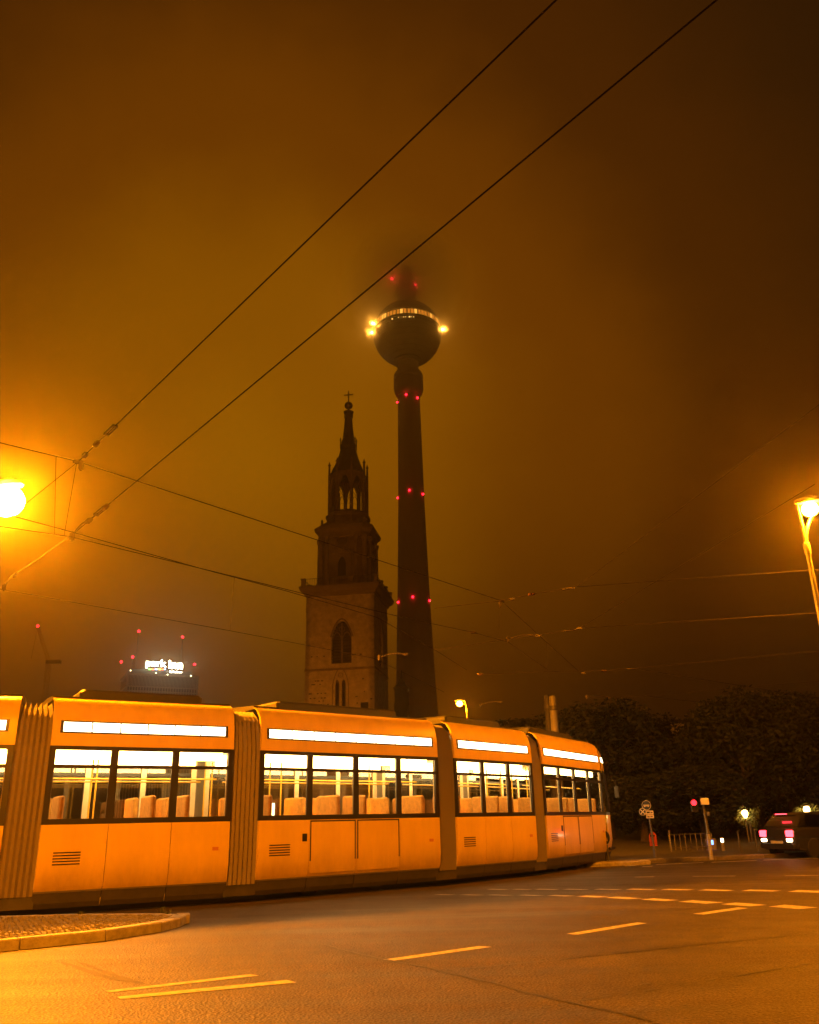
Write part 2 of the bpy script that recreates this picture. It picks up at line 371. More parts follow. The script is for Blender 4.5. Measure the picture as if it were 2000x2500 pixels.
for i, (x0, x1, y, t) in enumerate(rowB):
    w = x1 - x0; sl = 0.8 * t
    marking([(x0 + 0.01 * w, y - 0.15 * sl), (x0 + 0.33 * w, y - t), (x1, y + 0.35 * sl), (x0 + 0.62 * w, y + t)], 'block of the nearer dashed crossing line', 'blocks of the nearer dashed crossing line')
rowA = [(1187, 1245, 2172, 0.9), (1248, 1300, 2172, 0.9), (1304, 1367, 2172, 1.2), (1372, 1440, 2172, 1.2), (1448, 1521, 2172, 1.3), (1527, 1606, 2172, 1.6), (1612, 1697, 2172.6, 1.8), (1703, 1795, 2174, 2.2), (1809, 1909, 2175, 2.4), (1923, 2030, 2177, 3.4)]
for i, (x0, x1, y, t) in enumerate(rowA):
    w = x1 - x0
    marking([(x0, y + 0.3 * t), (x0 + 0.24 * w, y - t), (x1, y + 0.1), (x0 + 0.78 * w, y + t)], 'block of the farther dashed crossing line', 'blocks of the farther dashed crossing line')
for (x0, x1, y0, y1) in ((1548, 1600, 2142.5, 2141.6), (1690, 1798, 2140.6, 2139.6), (1915, 2000, 2139.4, 2138.6)):
    marking([(x0, y0), (x0 + 4, y0 - 0.9), (x1, y1 - 0.9), (x1 - 4, y1)], 'thin faint line beyond the dashed crossing lines', 'thin far lane lines')
for (x0, x1, y0, y1) in ((1525, 1556, 2115.5, 2114), (1566, 1596, 2117, 2116), (1600, 1720, 2112, 2107), (1735, 1850, 2106.5, 2102), (1862, 2000, 2101, 2096)):
    marking([(x0, y0), (x0 + 5, y0 - 1.3), (x1, y1 - 1.3), (x1 - 5, y1)], 'edge line painted along the far kerb', 'edge lines along the far kerb')
def joint(pts, w, label, z=0.0065, m='tar', name='tar_joint'):
    b = MB(); P = []
    for i in range(len(pts) - 1):
        a, c = Vector(atz(*pts[i], 0)), Vector(atz(*pts[i + 1], 0)); n = max(2, int((c - a).length / 0.12))
        P += [a.lerp(c, k / n) for k in range(n)]
    P.append(Vector(atz(*pts[-1], 0)))
    L_, R_ = [], []
    for i, p in enumerate(P):
        d = (P[min(i + 1, len(P) - 1)] - P[max(i - 1, 0)]).normalized(); nn = Vector((-d.y, d.x, 0))
        e = min(1, 0.35 + i / 4, 0.35 + (len(P) - 1 - i) / 4); j = random.uniform(-0.012, 0.012)
        ww = w * e * random.uniform(0.55, 1.2)
        L_.append(p + nn * (ww + j)); R_.append(p - nn * (ww - j))
    for i in range(len(P) - 1):
        b.quad(*[(q.x, q.y, z) for q in (L_[i], L_[i + 1], R_[i + 1], R_[i])])
    tag(b.build(name, m), label, 'road joint' if m == 'tar' else 'tyre mark', kind='structure')
joint([(775, 2303), (891, 2333), (952, 2346), (1041, 2362), (1086, 2376), (1207, 2400), (1288, 2425), (1400, 2451), (1543, 2481), (1640, 2510)], 0.016, 'long tar joint running from the island to the bottom edge')
joint([(1088, 2370), (1228, 2358), (1390, 2341), (1665, 2311), (2010, 2276)], 0.018, 'straight tar joint crossing the asphalt to the right')
mat('tyre_rubber', (0.026, 0.023, 0.021), 0.75, noise=0.5, nscale=9)
joint([(150, 2350), (190, 2362), (245, 2382), (320, 2398), (355, 2403)], 0.045, 'curved tyre mark ending at the upper lane line', 0.0042, 'tyre_rubber', 'tyre_mark')
joint([(190, 2350), (240, 2366), (290, 2386), (345, 2400)], 0.03, 'fainter tyre mark beside the curved one', 0.0052, 'tyre_rubber', 'tyre_mark')
joint([(640, 2283), (775, 2303)], 0.010, 'short hairline crack by the island tip')
strokes = [(60, 890, 120, 885), (150, 875, 200, 870), (270, 850, 410, 832), (410, 826, 475, 819), (550, 810, 590, 803), (660, 790, 745, 778), (910, 755, 950, 750), (1040, 728, 1110, 716), (1210, 702, 1320, 682), (1320, 682, 1500, 652), (1540, 645, 1600, 638), (1535, 602, 1580, 600), (1620, 630, 1670, 622), (665, 750, 720, 743)]
for (a, b_, c, d) in strokes:
    joint([(1300 + a / 2.464, 2100 + b_ / 2.464), (1300 + c / 2.464, 2100 + d / 2.464)], 0.028, 'dark scrap of worn sealant on the asphalt')

# traffic island at the left with kerb stones
isl_px = [(-260, 2349), (-90, 2333), (47, 2319), (258, 2297), (394, 2275), (440, 2263), (463, 2250)]
outer = [Vector(atz(x, y, 0)) for x, y in isl_px]
back = [Vector(atz(*p, 0.13)) for p in ((464, 2232), (380, 2229), (200, 2230), (0, 2236), (-260, 2246))]
for p in outer + back: p.z = 0
cen = (outer[2] + back[3]) / 2
island = thing('traffic_island', 'traffic island with granite kerb and cobbled top at the left edge', 'traffic island', (cen.x, cen.y, 0))
def off_poly(pts, d):
    r = []
    for i, p in enumerate(pts):
        t = (pts[min(i + 1, len(pts) - 1)] - pts[max(i - 1, 0)]).normalized(); r.append(p + Vector((-t.y, t.x, 0)) * d)
    return r
inner = off_poly(outer, 0.20)
backi = off_poly(back, 0.16)
core = MB(); core.prism([(p.x, p.y) for p in inner + backi], 0.0, 0.105); core.build('island_core', 'track_bed', island, world=True)
def kerb_run(A, B, splits):
    for i in range(len(A) - 1):
        n = splits[i] if isinstance(splits, (list, tuple)) else splits
        for k in range(n):
            t0, t1 = k / n, (k + 1) / n
            gp = 0.012 / max((A[i + 1] - A[i]).length, 0.1)
            t0 += gp; t1 -= gp
            a0, a1, b0, b1 = A[i].lerp(A[i + 1], t0), A[i].lerp(A[i + 1], t1), B[i].lerp(B[i + 1], t0), B[i].lerp(B[i + 1], t1)
            h = 0.130 + random.uniform(-0.004, 0.004); bv = 0.018
            m = MB()
            def lv(q, z): return Vector((q.x, q.y, z))
            r0 = [lv(a0, 0.0), lv(a1, 0.0), lv(b1, 0.0), lv(b0, 0.0)]
            r1 = [lv(a0, h - bv), lv(a1, h - bv), lv(b1, h - 0.003), lv(b0, h - 0.003)]
            r2 = [lv(a0.lerp(b0, 0.09), h), lv(a1.lerp(b1, 0.09), h), lv(b1.lerp(a1, 0.02), h), lv(b0.lerp(a0, 0.02), h)]
            m.loft([r0, r1, r2]); m.build('kerb_stone', 'granite', island, world=True)
kerb_run(outer, inner, [1, 1, 1, 1, 1, 1])
kerb_run([outer[-1], back[0]], [inner[-1], backi[0]], 1)
kerb_run(back, backi, [1, 1, 1, 1])
# cobbles: small rough stones, a joined mass
def inside(poly, x, y):
    c = False; j = len(poly) - 1
    for i in range(len(poly)):
        if (poly[i].y > y) != (poly[j].y > y) and x < (poly[j].x - poly[i].x) * (y - poly[i].y) / (poly[j].y - poly[i].y) + poly[i].x: c = not c
        j = i
    return c
poly = inner + backi
xs, ys = [p.x for p in poly], [p.y for p in poly]
cb = MB(); st = 0.085
y = min(ys); row = 0
while y < max(ys):
    x = min(xs) + (row % 2) * st / 2
    while x < max(xs):
        xx, yy = x + random.uniform(-0.012, 0.012), y + random.uniform(-0.012, 0.012)
        if inside(poly, xx, yy):
            s = st * random.uniform(0.38, 0.47); h = 0.118 + random.uniform(0, 0.020); a = random.uniform(-0.3, 0.3)
            ring = [Vector((xx + s * math.cos(a + PI / 4 + k * PI / 2) * 1.2, yy + s * math.sin(a + PI / 4 + k * PI / 2) * 1.2, 0.10)) for k in range(4)]
            top = [Vector((xx + (p.x - xx) * 0.72, yy + (p.y - yy) * 0.72, h + random.uniform(-0.004, 0.004))) for p in ring]
            cb.loft([ring, top], caps=False); n = len(cb.v); cb.f.append((n - 4, n - 3, n - 2, n - 1))
        x += st
    y += st; row += 1
o = cb.build('cobbles', 'cobble', island, world=True); o['kind'] = 'stuff'
# weeds at the island's edge
for (wx, wy, s) in ((395, 2229, 0.13), (197, 2231, 0.08), (410, 2231, 0.09)):
    p = atz(wx, wy, 0.13); w = MB()
    for k in range(26):
        a = random.uniform(0, 2 * PI); l = s * random.uniform(0.5, 1.1); t = random.uniform(0.3, 0.9)
        base = Vector((p.x + random.uniform(-.03, .03), p.y + random.uniform(-.03, .03), 0.10)); tip = base + Vector((math.cos(a) * l * t, math.sin(a) * l * t, l * 0.9)); sd = Vector((-math.sin(a), math.cos(a), 0)) * 0.008
        w.quad(base - sd, base + sd, tip + sd * 0.4, tip - sd * 0.4)
    tag(w.build('weed_tuft', 'leaf_light'), {395: 'largest weed tuft at the back kerb of the island', 197: 'small weed tuft at the middle of the island back kerb', 410: 'small weed tuft next to the largest one'}[wx], 'weed')

# ------------------------------------------------------------------ tram
tp, ta = track(0)
tram = thing('tram', 'yellow articulated tram with lit windows rounding the bend', 'tram', (tp.x, tp.y, 0))
HW = 1.25
Z_SK, Z_LO, Z_SILL, Z_TR0, Z_TR1, Z_WT, Z_FA = 0.12, 0.37, 1.44, 2.32, 2.38, 2.66, 3.52
def side_profile_strip(prof, thick, x0, x1, s):
    """extruded side panel; prof = [(y,z)...] on the right (-y) side for s=-1"""
    m = MB(); a = [Vector((x0, s * y, z)) for y, z in prof] + [Vector((x0, s * (y - thick), z)) for y, z in reversed(prof)]
    b = [Vector((x1, p.y, p.z)) for p in a]
    return m.loft([a, b])
LOW = [(1.17, Z_LO), (1.225, 0.46), (HW, 0.70), (HW, Z_SILL - 0.03)]
FAS = [(HW, Z_WT + 0.03), (1.245, 2.86), (1.225, 3.10), (1.17, 3.32), (1.05, 3.47), (0.88, 3.54)]
MC = {}
def cached(key, fn):
    if key not in MC: MC[key] = fn()
    return MC[key]
def make_section(L, s_start, bays, cab=False):
    """straight carriage section of length L whose front end is s_start metres behind the nose"""
    pf, _ = track(s_start); pb, _ = track(s_start + L)
    d = (pf - pb); a = math.atan2(d.y, d.x)
    k = round(L, 2)
    roof = cached(('roof', k), lambda: MB().loft([[Vector((x, y, z)) for y, z in ((-0.9, 3.50), (-0.86, 3.575), (0, 3.62), (0.86, 3.575), (0.9, 3.50))] for x in (0, L)]).mesh('roof', 'roof_grey'))
    sec = link('carriage_roof', roof, tram, (pb.x - tp.x, pb.y - tp.y, 0), a)
    bw = L / bays
    for s in (-1, 1):
        sd = 'R' if s < 0 else 'L'
        for b in range(bays):
            pm = cached(('low', k, b, s), lambda: side_profile_strip(LOW, 0.05, b * bw + 0.006, (b + 1) * bw - 0.006, s).mesh('body_panel', 'yellow_paint', True))
            link('body_panel', pm, sec)
            sk = cached(('skirt', k, b, s), lambda: side_profile_strip([(1.08, Z_SK), (1.13, 0.20), (1.165, Z_LO - 0.012)], 0.04, b * bw + 0.01, (b + 1) * bw - 0.01, s).mesh('skirt_panel', 'skirt_grey'))
            link('skirt_panel', sk, sec)
            x0, x1 = b * bw + 0.07, (b + 1) * bw - 0.07
            pn = cached(('pane', k, b, s), lambda: MB().box(x0 - 0.02, x1 + 0.02, s * (HW - 0.035), s * (HW - 0.029), Z_SILL + 0.05, Z_TR0 + 0.01).mesh('window_pane', 'tram_glass'))
            link('window_pane', pn, sec)
            pu = cached(('vent', k, b, s), lambda: MB().box(x0 - 0.02, x1 + 0.02, s * (HW - 0.035), s * (HW - 0.029), Z_TR1 - 0.01, Z_WT - 0.03).mesh('vent_pane', 'tram_glass'))
            link('vent_pane', pu, sec)
        fa = cached(('fas', k, s), lambda: side_profile_strip(FAS, 0.05, 0.0, L, s).mesh('roof_fascia', 'yellow_paint', True))
        link('roof_fascia', fa, sec)
        def frame():
            m = MB(); y0, y1 = sorted((s * (HW - 0.05), s * (HW - 0.004)))
            m.box(0, L, y0, y1, Z_SILL - 0.03, Z_SILL + 0.06); m.box(0, L, y0, y1, Z_WT - 0.04, Z_WT + 0.03)
            for b in range(bays + 1):
                w = 0.07 if 0 < b < bays else 0.05; xc = min(max(b * bw, w), L - w)
                m.box(xc - w, xc + w, y0, y1, Z_SILL + 0.06, Z_WT - 0.04)
            for b in range(bays):
                m.box(b * bw + 0.07 + (0.03 if b == 0 else 0), (b + 1) * bw - 0.07 - (0.03 if b == bays - 1 else 0), y0, y1, Z_TR0, Z_TR1)
            return m.mesh('window_frame', 'dark_trim')
        link('window_frame', cached(('frame', k, s), frame), sec)
        link('streak_housing', cached(('hous', k, s), lambda: side_profile_strip([(1.2475, 2.905), (1.2425, 3.03), (1.2325, 3.112)], 0.015, 0.14, L - 0.14, s).mesh('streak_housing', 'dark_trim')), sec)
        npn = bays * 2; pw_ = (L - 0.36) / npn
        for b in range(npn):
            link('display_streak_panel', cached(('strip', k, s, b), lambda: side_profile_strip([(1.2505, 2.93), (1.2455, 3.03), (1.2385, 3.09)], 0.015, 0.18 + b * pw_ + 0.012, 0.18 + (b + 1) * pw_ - 0.012, s).mesh('display_streak_panel', 'streak_white')), sec)  # added glowing panels imitating the moving streak of the side display
        if bays == 4:      # double door in the two middle bays: leaves framed in black rubber, push button beside
            for b in (1, 2):
                def leaf():
                    x0, x1 = b * bw + 0.05, (b + 1) * bw - 0.05
                    m = MB(); pr = [(1.2275, 0.44), (1.255, 0.70), (1.255, 1.36)]
                    return m.loft([[Vector((x, s * y, z)) for y, z in pr] + [Vector((x, s * (y - 0.012), z)) for y, z in reversed(pr)] for x in (x0, x1)]).mesh('door_leaf', 'yellow_paint', True)
                def seal():
                    m = MB(); x0, x1 = b * bw + 0.02, (b + 1) * bw - 0.02; y0, y1 = sorted((s * 1.236, s * 1.2535))
                    for xa in (x0, x1 - 0.03): m.box(xa, xa + 0.03, y0, y1, 0.66, 1.40)
                    m.box(x0 + 0.03, x1 - 0.03, y0, y1, 1.372, 1.40); return m.mesh('door_seal', 'rubber')
                link('door_leaf', cached(('leaf', k, s, b), leaf), sec); link('door_seal', cached(('seal', k, s, b), seal), sec)
            def button():
                y0, y1 = sorted((s * 1.248, s * 1.262)); return MB().box(bw * 0.86, bw * 0.95, y0, y1, 1.02, 1.16).mesh('door_button', 'dark_trim')
            link('door_button', cached(('button', k, s), button), sec)
        def hatch():
            m = MB(); y0, y1 = sorted((s * 1.248, s * 1.2545))
            for j in range(5): m.box(bw * 0.22, bw * 0.62, y0, y1, 0.78 + j * 0.045, 0.80 + j * 0.045)
            return m.mesh('vent_grille', 'dark_trim')
        link('vent_grille', cached(('grille', k, s), hatch), sec)
        mk = cached(('marker', k, s), lambda: MB().box(L - 0.34, L - 0.22, *sorted((s * 1.249, s * 1.256)), 0.92, 0.98).mesh('side_marker', 'indicator_off'))
        link('side_marker', mk, sec)
    def lining():
        m = MB()
        for s in (-1, 1):
            y0, y1 = sorted((s * (HW - 0.052), s * (HW - 0.075)))
            m.box(0, L, y0, y1, 0.43, Z_SILL + 0.04); m.box(0, L, y0, y1, Z_WT - 0.02, 2.735)
            for b in range(bays + 1):
                xc = min(max(b * bw, 0.06), L - 0.06); m.box(xc - 0.055, xc + 0.055, y0, y1, Z_SILL + 0.04, Z_WT - 0.02)
        return m.mesh('inner_lining', 'interior_cream')
    link('inner_lining', cached(('lining', k), lining), sec)
    link('cabin_floor', cached(('floor', k), lambda: MB().box(0, L, -1.18, 1.18, 0.36, 0.42).mesh('cabin_floor', 'floor_lino')), sec)
    link('cabin_ceiling', cached(('ceil', k), lambda: MB().box(0, L, -1.16, 1.16, 2.74, 2.79).mesh('cabin_ceiling', 'interior_cream')), sec)
    for s in (-1, 1):
        link('ceiling_light', cached(('clight', k, s), lambda: MB().box(0.15, L - 0.15, s * 0.92 - 0.09, s * 0.92 + 0.09, 2.50, 2.72).mesh('ceiling_light', 'interior_light')), sec)
    # seats and grab poles
    seat = cached('seat', lambda: MB().bevbox(-0.22, 0.22, -0.42, 0.42, 0.72, 0.84, 0.03).bevbox(-0.30, -0.20, -0.42, 0.42, 0.80, 1.88, 0.03).box(-0.12, 0.12, -0.30, 0.30, 0.42, 0.72).mesh('seat', 'seat_fabric'))
    pole = cached('pole', lambda: MB().tube([(0, 0, 0.42), (0, 0, 2.74)], 0.017, 8).mesh('grab_pole', 'pole_yellow', True))
    for b in range(bays):
        for s in (-1, 1):
            link('seat', seat, sec, ((b + 0.5) * bw, s * 0.68, 0), PI if (b % 2) else 0)
            if b % 2 == 0: link('grab_pole', pole, sec, ((b + 1.0) * bw - 0.1, s * 0.24, 0))
    for s in (-1, 1): link('grab_rail', cached(('rail', k, s), lambda: MB().tube([(0.1, s * 0.55, 2.18), (L - 0.1, s * 0.55, 2.18)], 0.016, 8).mesh('grab_rail', 'pole_yellow', True)), sec)
    # running gear
    if L > 4:
        for xw in (L * 0.32, L * 0.68):
            for s in (-1, 1):
                wm = cached('wheel', lambda: MB().lathe([(0.02, -0.06), (0.30, -0.06), (0.33, 0.05), (0.29, 0.06), (0.02, 0.06)], 20, M=Matrix.Rotation(PI / 2, 4, 'X')).mesh('wheel', 'steel_dark'))
                link('wheel', wm, sec, (xw, s * 0.72, 0.335))
    rb = MB(); rb.bevbox(L * 0.15, L * 0.85, -0.62, 0.62, 3.60, 3.75, 0.05)
    link('roof_equipment', cached(('eq', k), lambda: rb.mesh('roof_equipment', 'roof_grey')), sec)
    return sec, pf, pb, a
secs = []; s_pos = 1.75
plan = [(4.9, 4), (3.5, 3), (4.9, 4), (3.5, 3), (4.9, 4), (3.5, 3)]
for i, (L_, nb) in enumerate(plan):
    secs.append(make_section(L_, s_pos, nb)); s_pos += L_ + 0.40
tram.scale = (1, 1, 1.075)
# bellows between sections
for i in range(len(secs) - 1):
    _, pfr, pbk, a0 = secs[i]; _, pf2, _, a1 = secs[i + 1]
    A = pbk; B = pf2; rings = []
    n = 13
    for k in range(n):
        t = k / (n - 1); p = A.lerp(B, t); a = a0 + (a1 - a0) * t; sc = 0.985 if k % 2 == 0 else 0.945
        prof = [(-1.20, 0.32), (-1.22, 0.8), (-1.22, 2.8), (-1.12, 3.30), (-0.86, 3.50), (0.86, 3.50), (1.12, 3.30), (1.22, 2.8), (1.22, 0.8), (1.20, 0.32)]
        rings.append([Vector((p.x - tp.x - math.sin(a) * y * sc, p.y - tp.y + math.cos(a) * y * sc, 0.3 + (z - 0.3) * sc)) for y, z in prof])
    MB().loft(rings, caps=False).build('bellows', 'bellows_fabric', tram)
    pm_ = A.lerp(B, 0.5); am_ = (a0 + a1) / 2
    MB().box(-0.34, 0.34, -1.13, 1.13, 0.13, 0.36).build('coupling_cover', 'skirt_grey', tram, loc=(pm_.x - tp.x, pm_.y - tp.y, 0), rotz=am_)
# rounded nose
def nose():
    p, a = track(1.75); pn, _ = track(0); d = pn - p; a = math.atan2(d.y, d.x)
    root = MB(); 
    def plan_pts(depth, hw, n=20):
        r = []
        for i in range(n + 1):
            th = -PI / 2 + PI * i / n; c, s = math.cos(th), math.sin(th)
            r.append((depth * math.copysign(abs(c) ** 0.62, c), hw * math.copysign(abs(s) ** 0.72, s)))
        return r
    lev = {0.14: (1.50, 1.12), 0.37: (1.66, 1.18), 0.70: (1.76, HW), 1.15: (1.76, HW), 1.41: (1.74, HW), 1.50: (1.70, 1.247), 2.00: (1.52, 1.245), 2.62: (1.22, 1.24), 2.69: (1.18, 1.243), 2.95: (1.04, 1.238), 3.25: (0.82, 1.19), 3.45: (0.55, 1.05), 3.56: (0.30, 0.85)}
    def band(name, zs, m, parent, smooth=True, shrink=0.0):
        rings = [[Vector((x, y, z)) for x, y in plan_pts(lev[z][0] - shrink, lev[z][1] - shrink)] for z in zs]
        b = MB(); b.loft(rings, caps=False, closed=False); o = b.build(name, m, parent, smooth=smooth)
        return o
    base = band('nose_shell', [0.37, 0.70, 1.15, 1.41], 'yellow_paint', tram)
    base.location = (p.x - tp.x, p.y - tp.y, 0); base.rotation_euler = (0, 0, a)
    band('nose_skirt', [0.14, 0.37], 'skirt_grey', base, shrink=0.012)
    band('windscreen_sill', [1.41, 1.50], 'dark_trim', base)
    band('windscreen', [1.50, 2.00, 2.62], 'tram_glass', base)
    band('windscreen_header', [2.62, 2.69], 'dark_trim', base)
    band('nose_fascia', [2.69, 2.95, 3.25, 3.45, 3.56], 'yellow_paint', base)
    b = MB(); b.prism(plan_pts(0.30, 0.85), 3.555, 3.60); b.build('nose_roof', 'roof_grey', base)
    b = MB(); b.prism(plan_pts(1.5, 1.15), 0.37, 0.42); b.build('cab_floor', 'floor_lino', base)
    b = MB(); b.prism(plan_pts(1.0, 1.10), 2.70, 2.74); b.build('cab_ceiling', 'interior_cream', base)
    b = MB(); b.bevbox(0.75, 1.35, -0.85, 0.85, 0.42, 1.36, 0.08); b.build('dashboard', 'skirt_grey', base)
    b = MB(); b.bevbox(-0.10, 0.40, -0.30, 0.30, 0.75, 0.90, 0.04); b.bevbox(-0.16, -0.04, -0.30, 0.30, 0.85, 1.85, 0.04); b.box(0.05, 0.2, -0.1, 0.1, 0.42, 0.75); b.build('driver_seat', 'rubber', base)
    # A-pillars on the windscreen
    for s in (-1, 1):
        i = 3 if s < 0 else 17
        pts = [Vector((*plan_pts(lev[z][0] + 0.005, lev[z][1] + 0.004)[i], z)) for z in (1.50, 2.00, 2.62)]
        MB().tube(pts, 0.045, 6).build('windscreen_pillar', 'dark_trim', base)
        # headlamp cluster
        pp = plan_pts(1.765, HW + 0.004)
        for (j, m, r) in ((4 if s < 0 else 16, 'headlamp', 0.13), (6 if s < 0 else 14, 'headlamp', 0.11)):
            x, y = pp[j]; x0, y0 = pp[j - 1]; x1, y1 = pp[j + 1]; t = Vector((x1 - x0, y1 - y0)).normalized(); nv = Vector((t.y, -t.x, 0))
            Mx = Matrix.Translation((x, y, 0.74)) @ nv.to_track_quat('Z', 'Y').to_matrix().to_4x4()
            rim = MB().lathe([(r + 0.035, -0.03), (r + 0.035, 0.012), (r, 0.02), (r, -0.03)], 20, M=Mx).build('headlamp_rim', 'dark_trim', base, smooth=True)
            MB().lathe([(0.01, 0.018), (r * 0.7, 0.014), (r, 0.0), (0.01, -0.02)], 20, M=Mx).build('headlamp', m, base, smooth=True)
    # added display streak carried on round the nose, and a bumper lip
    pl = lambda dz, e: [Vector((x, y, dz)) for x, y in plan_pts(lev[2.95][0] + e, lev[2.95][1] + e)]
    b = MB(); r1, r2 = pl(2.935, 0.012), [Vector((x, y, 3.085)) for x, y in plan_pts(0.95, 1.225)]
    b.loft([r1[:8], r2[:8]], caps=False, closed=False); b.build('display_streak', 'streak_white', base, smooth=True)
    b = MB(); pts = plan_pts(1.80, 1.26)
    b.tube([(x, y, 0.46) for x, y in pts], 0.045, 6); b.build('bumper_lip', 'dark_trim', base, smooth=True)
    # mirror
    b = MB(); b.tube([(0.9, -1.22, 2.5), (1.12, -1.42, 2.45), (1.14, -1.44, 2.25)], 0.018, 6); b.bevbox(1.09, 1.17, -1.53, -1.36, 1.92, 2.26, 0.02); b.build('wing_mirror', 'dark_trim', base)
    b = MB(); b.tube([(1.70, -0.2, 1.53), (1.52, 0.35, 2.2)], 0.014, 5); b.build('wiper', 'dark_trim', base)
nose()

# ------------------------------------------------------------------ street lamps
def street_lamp(label, head, base, power, two=False, group='street lamps', down=0, hs=1.0, globe=0.2, tallarm=1.3):
    """mast with curved arm(s) and cobra heads; head = position of the lit lens"""
    t = thing('street_lamp', label, 'street lamp', (base[0], base[1], 0), 0, group)
    b = Vector((base[0], base[1], 0)); h = Vector(head); top = Vector((b.x, b.y, h.z - tallarm))
    MB().lathe([(0.14, 0), (0.14, 0.9), (0.105, 1.0), (0.095, 1.1)], 14, tuple(b)).build('post_base', 'lamp_post', t, world=True, smooth=True)
    MB().tube([b + Vector((0, 0, 1.05)), top], [0.092, 0.062], 12).build('post', 'lamp_post', t, world=True, smooth=True)
    MB().lathe([(0.085, -0.16), (0.09, -0.14), (0.09, 0.14), (0.07, 0.18)], 12, tuple(top)).build('post_collar', 'lamp_post', t, world=True, smooth=True)
    heads = [h]
    if two:
        hv = h - b; heads.append(Vector((b.x + 1.0, b.y + 0.25, h.z - 0.02)))
    for q in heads:
        dv_ = Vector((q.x - b.x, q.y - b.y, 0)); ln = max(dv_.length, 0.01); u = dv_ / ln
        neck = q - u * 0.30 * hs + Vector((0, 0, 0.08))
        c1 = top + Vector((0, 0, tallarm * 0.55)); pts = []
        for k in range(11):
            s = k / 10; pts.append(top * (1 - s) ** 2 + c1 * (2 * s * (1 - s)) + neck * s * s)
        MB().tube(pts, [0.05 - 0.018 * k / 10 for k in range(11)], 8).build('arm', 'lamp_post', t, world=True, smooth=True)
        a = math.atan2(u.y, u.x); M = TR(q.x, q.y, q.z) @ RZ(a)
        hd = MB(); rings = []
        for x, w, z0, z1 in ((-0.36, 0.05, 0.03, 0.11), (-0.25, 0.10, 0.01, 0.15), (0.0, 0.155, 0.015, 0.19), (0.22, 0.14, 0.015, 0.16), (0.36, 0.05, 0.03, 0.09)):
            rings.append([M @ Vector((x * hs, w * hs * cx, (z0 if cz < 0 else z1 if abs(cx) < 0.6 else (z0 + z1) * 0.55) * hs)) for cx, cz in ((-1, -1), (1, -1), (1, 1), (0.5, 1), (-0.5, 1), (-1, 1))])
        hd.loft(rings); ho = hd.build('lamp_head', 'lamp_head', t, world=True, smooth=True)
        gr = globe; gz = q.z - gr * 0.82          # drop globe refractor under the slim head; it is the lamp's own light
        gm = emat('sodium_globe_%d_%d' % (power, int(gr * 1000)), (1.0, SODIUM[1], SODIUM[2]), max(60.0, power / (PI * 4 * PI * gr * gr)))
        lo = MB().sphere((q.x, q.y, gz), gr, 16, 10, 0.92).build('lamp_globe', gm, ho, smooth=True)
        lo.data.transform(Matrix.Translation(-Vector(t.location)))
        if down: spot_light('lamp_beam', (q.x - b.x, q.y - b.y, gz - gr - 0.06), down, SODIUM, 0.12, 166, t)
    return t
LL = atz(20, 1190, 10.0); RL = atz(1975, 1228, 9.5); FL = atz(1122, 1712, 9.5)
street_lamp('brightest street lamp glowing at the left edge above the tram', LL, (LL.x - 2.0, LL.y + 0.6), 44000, hs=1.3, globe=0.46, down=9000)
street_lamp('double armed street lamp at the right edge', RL, (atz(1960, 1330, 8.4).x - 0.02, RL.y + 0.1), 3400, two=True, hs=1.0, globe=0.22, down=1200)
street_lamp('distant street lamp right of the tall shaft above the tram roof', FL, (FL.x + 0.52, FL.y), 1500, down=1500, globe=0.21, tallarm=0.7)
street_lamp('street lamp standing in front of the church, hidden behind the tram', (-24.0, 132.0, 9.0), (-25.2, 132.0), 14000, globe=0.3)
street_lamp('street lamp on the near pavement behind the viewer, lighting the tram side', (-4.6, -2.0, 9.5), (-6.2, -3.4), 0, down=23000)
street_lamp('street lamp on the near pavement behind the viewer, over the lane dashes', (7.0, -3.0, 9.5), (8.0, -4.6), 0, down=2200)

# ------------------------------------------------------------------ television tower
TVX, TVY = 0.9, 345.0
tv = thing('television_tower', 'tall concrete broadcasting tower with lit sphere fading into the cloud', 'tower', (TVX, TVY, 0))
MB().lathe([(16, 0), (11.5, 12), (9.4, 30), (7.9, 55), (6.6, 95), (5.75, 130), (5.25, 165), (5.0, 184)], 40).build('shaft', 'concrete', tv, smooth=True)
MB().lathe([(5.0, 183.5), (6.2, 185.2), (6.75, 187.2), (6.75, 191.2), (6.35, 191.6), (6.35, 192.3), (6.75, 192.6), (6.7, 194.4), (6.0, 195.8), (4.9, 196.2), (4.9, 201)], 40).build('collar', 'concrete', tv, smooth=True)
ZC, RS = 216.6, 16.0
prof = [(4.6, ZC - 15.4), (6.6, ZC - 15.0), (6.6, ZC - 14.4)]
for k in range(9):
    a = math.radians(-62 + k * 7); prof.append((RS * math.cos(a), ZC + RS * math.sin(a)))
MB().lathe(prof, 60).build('sphere_lower_shell', 'steel_dome', tv, smooth=True)
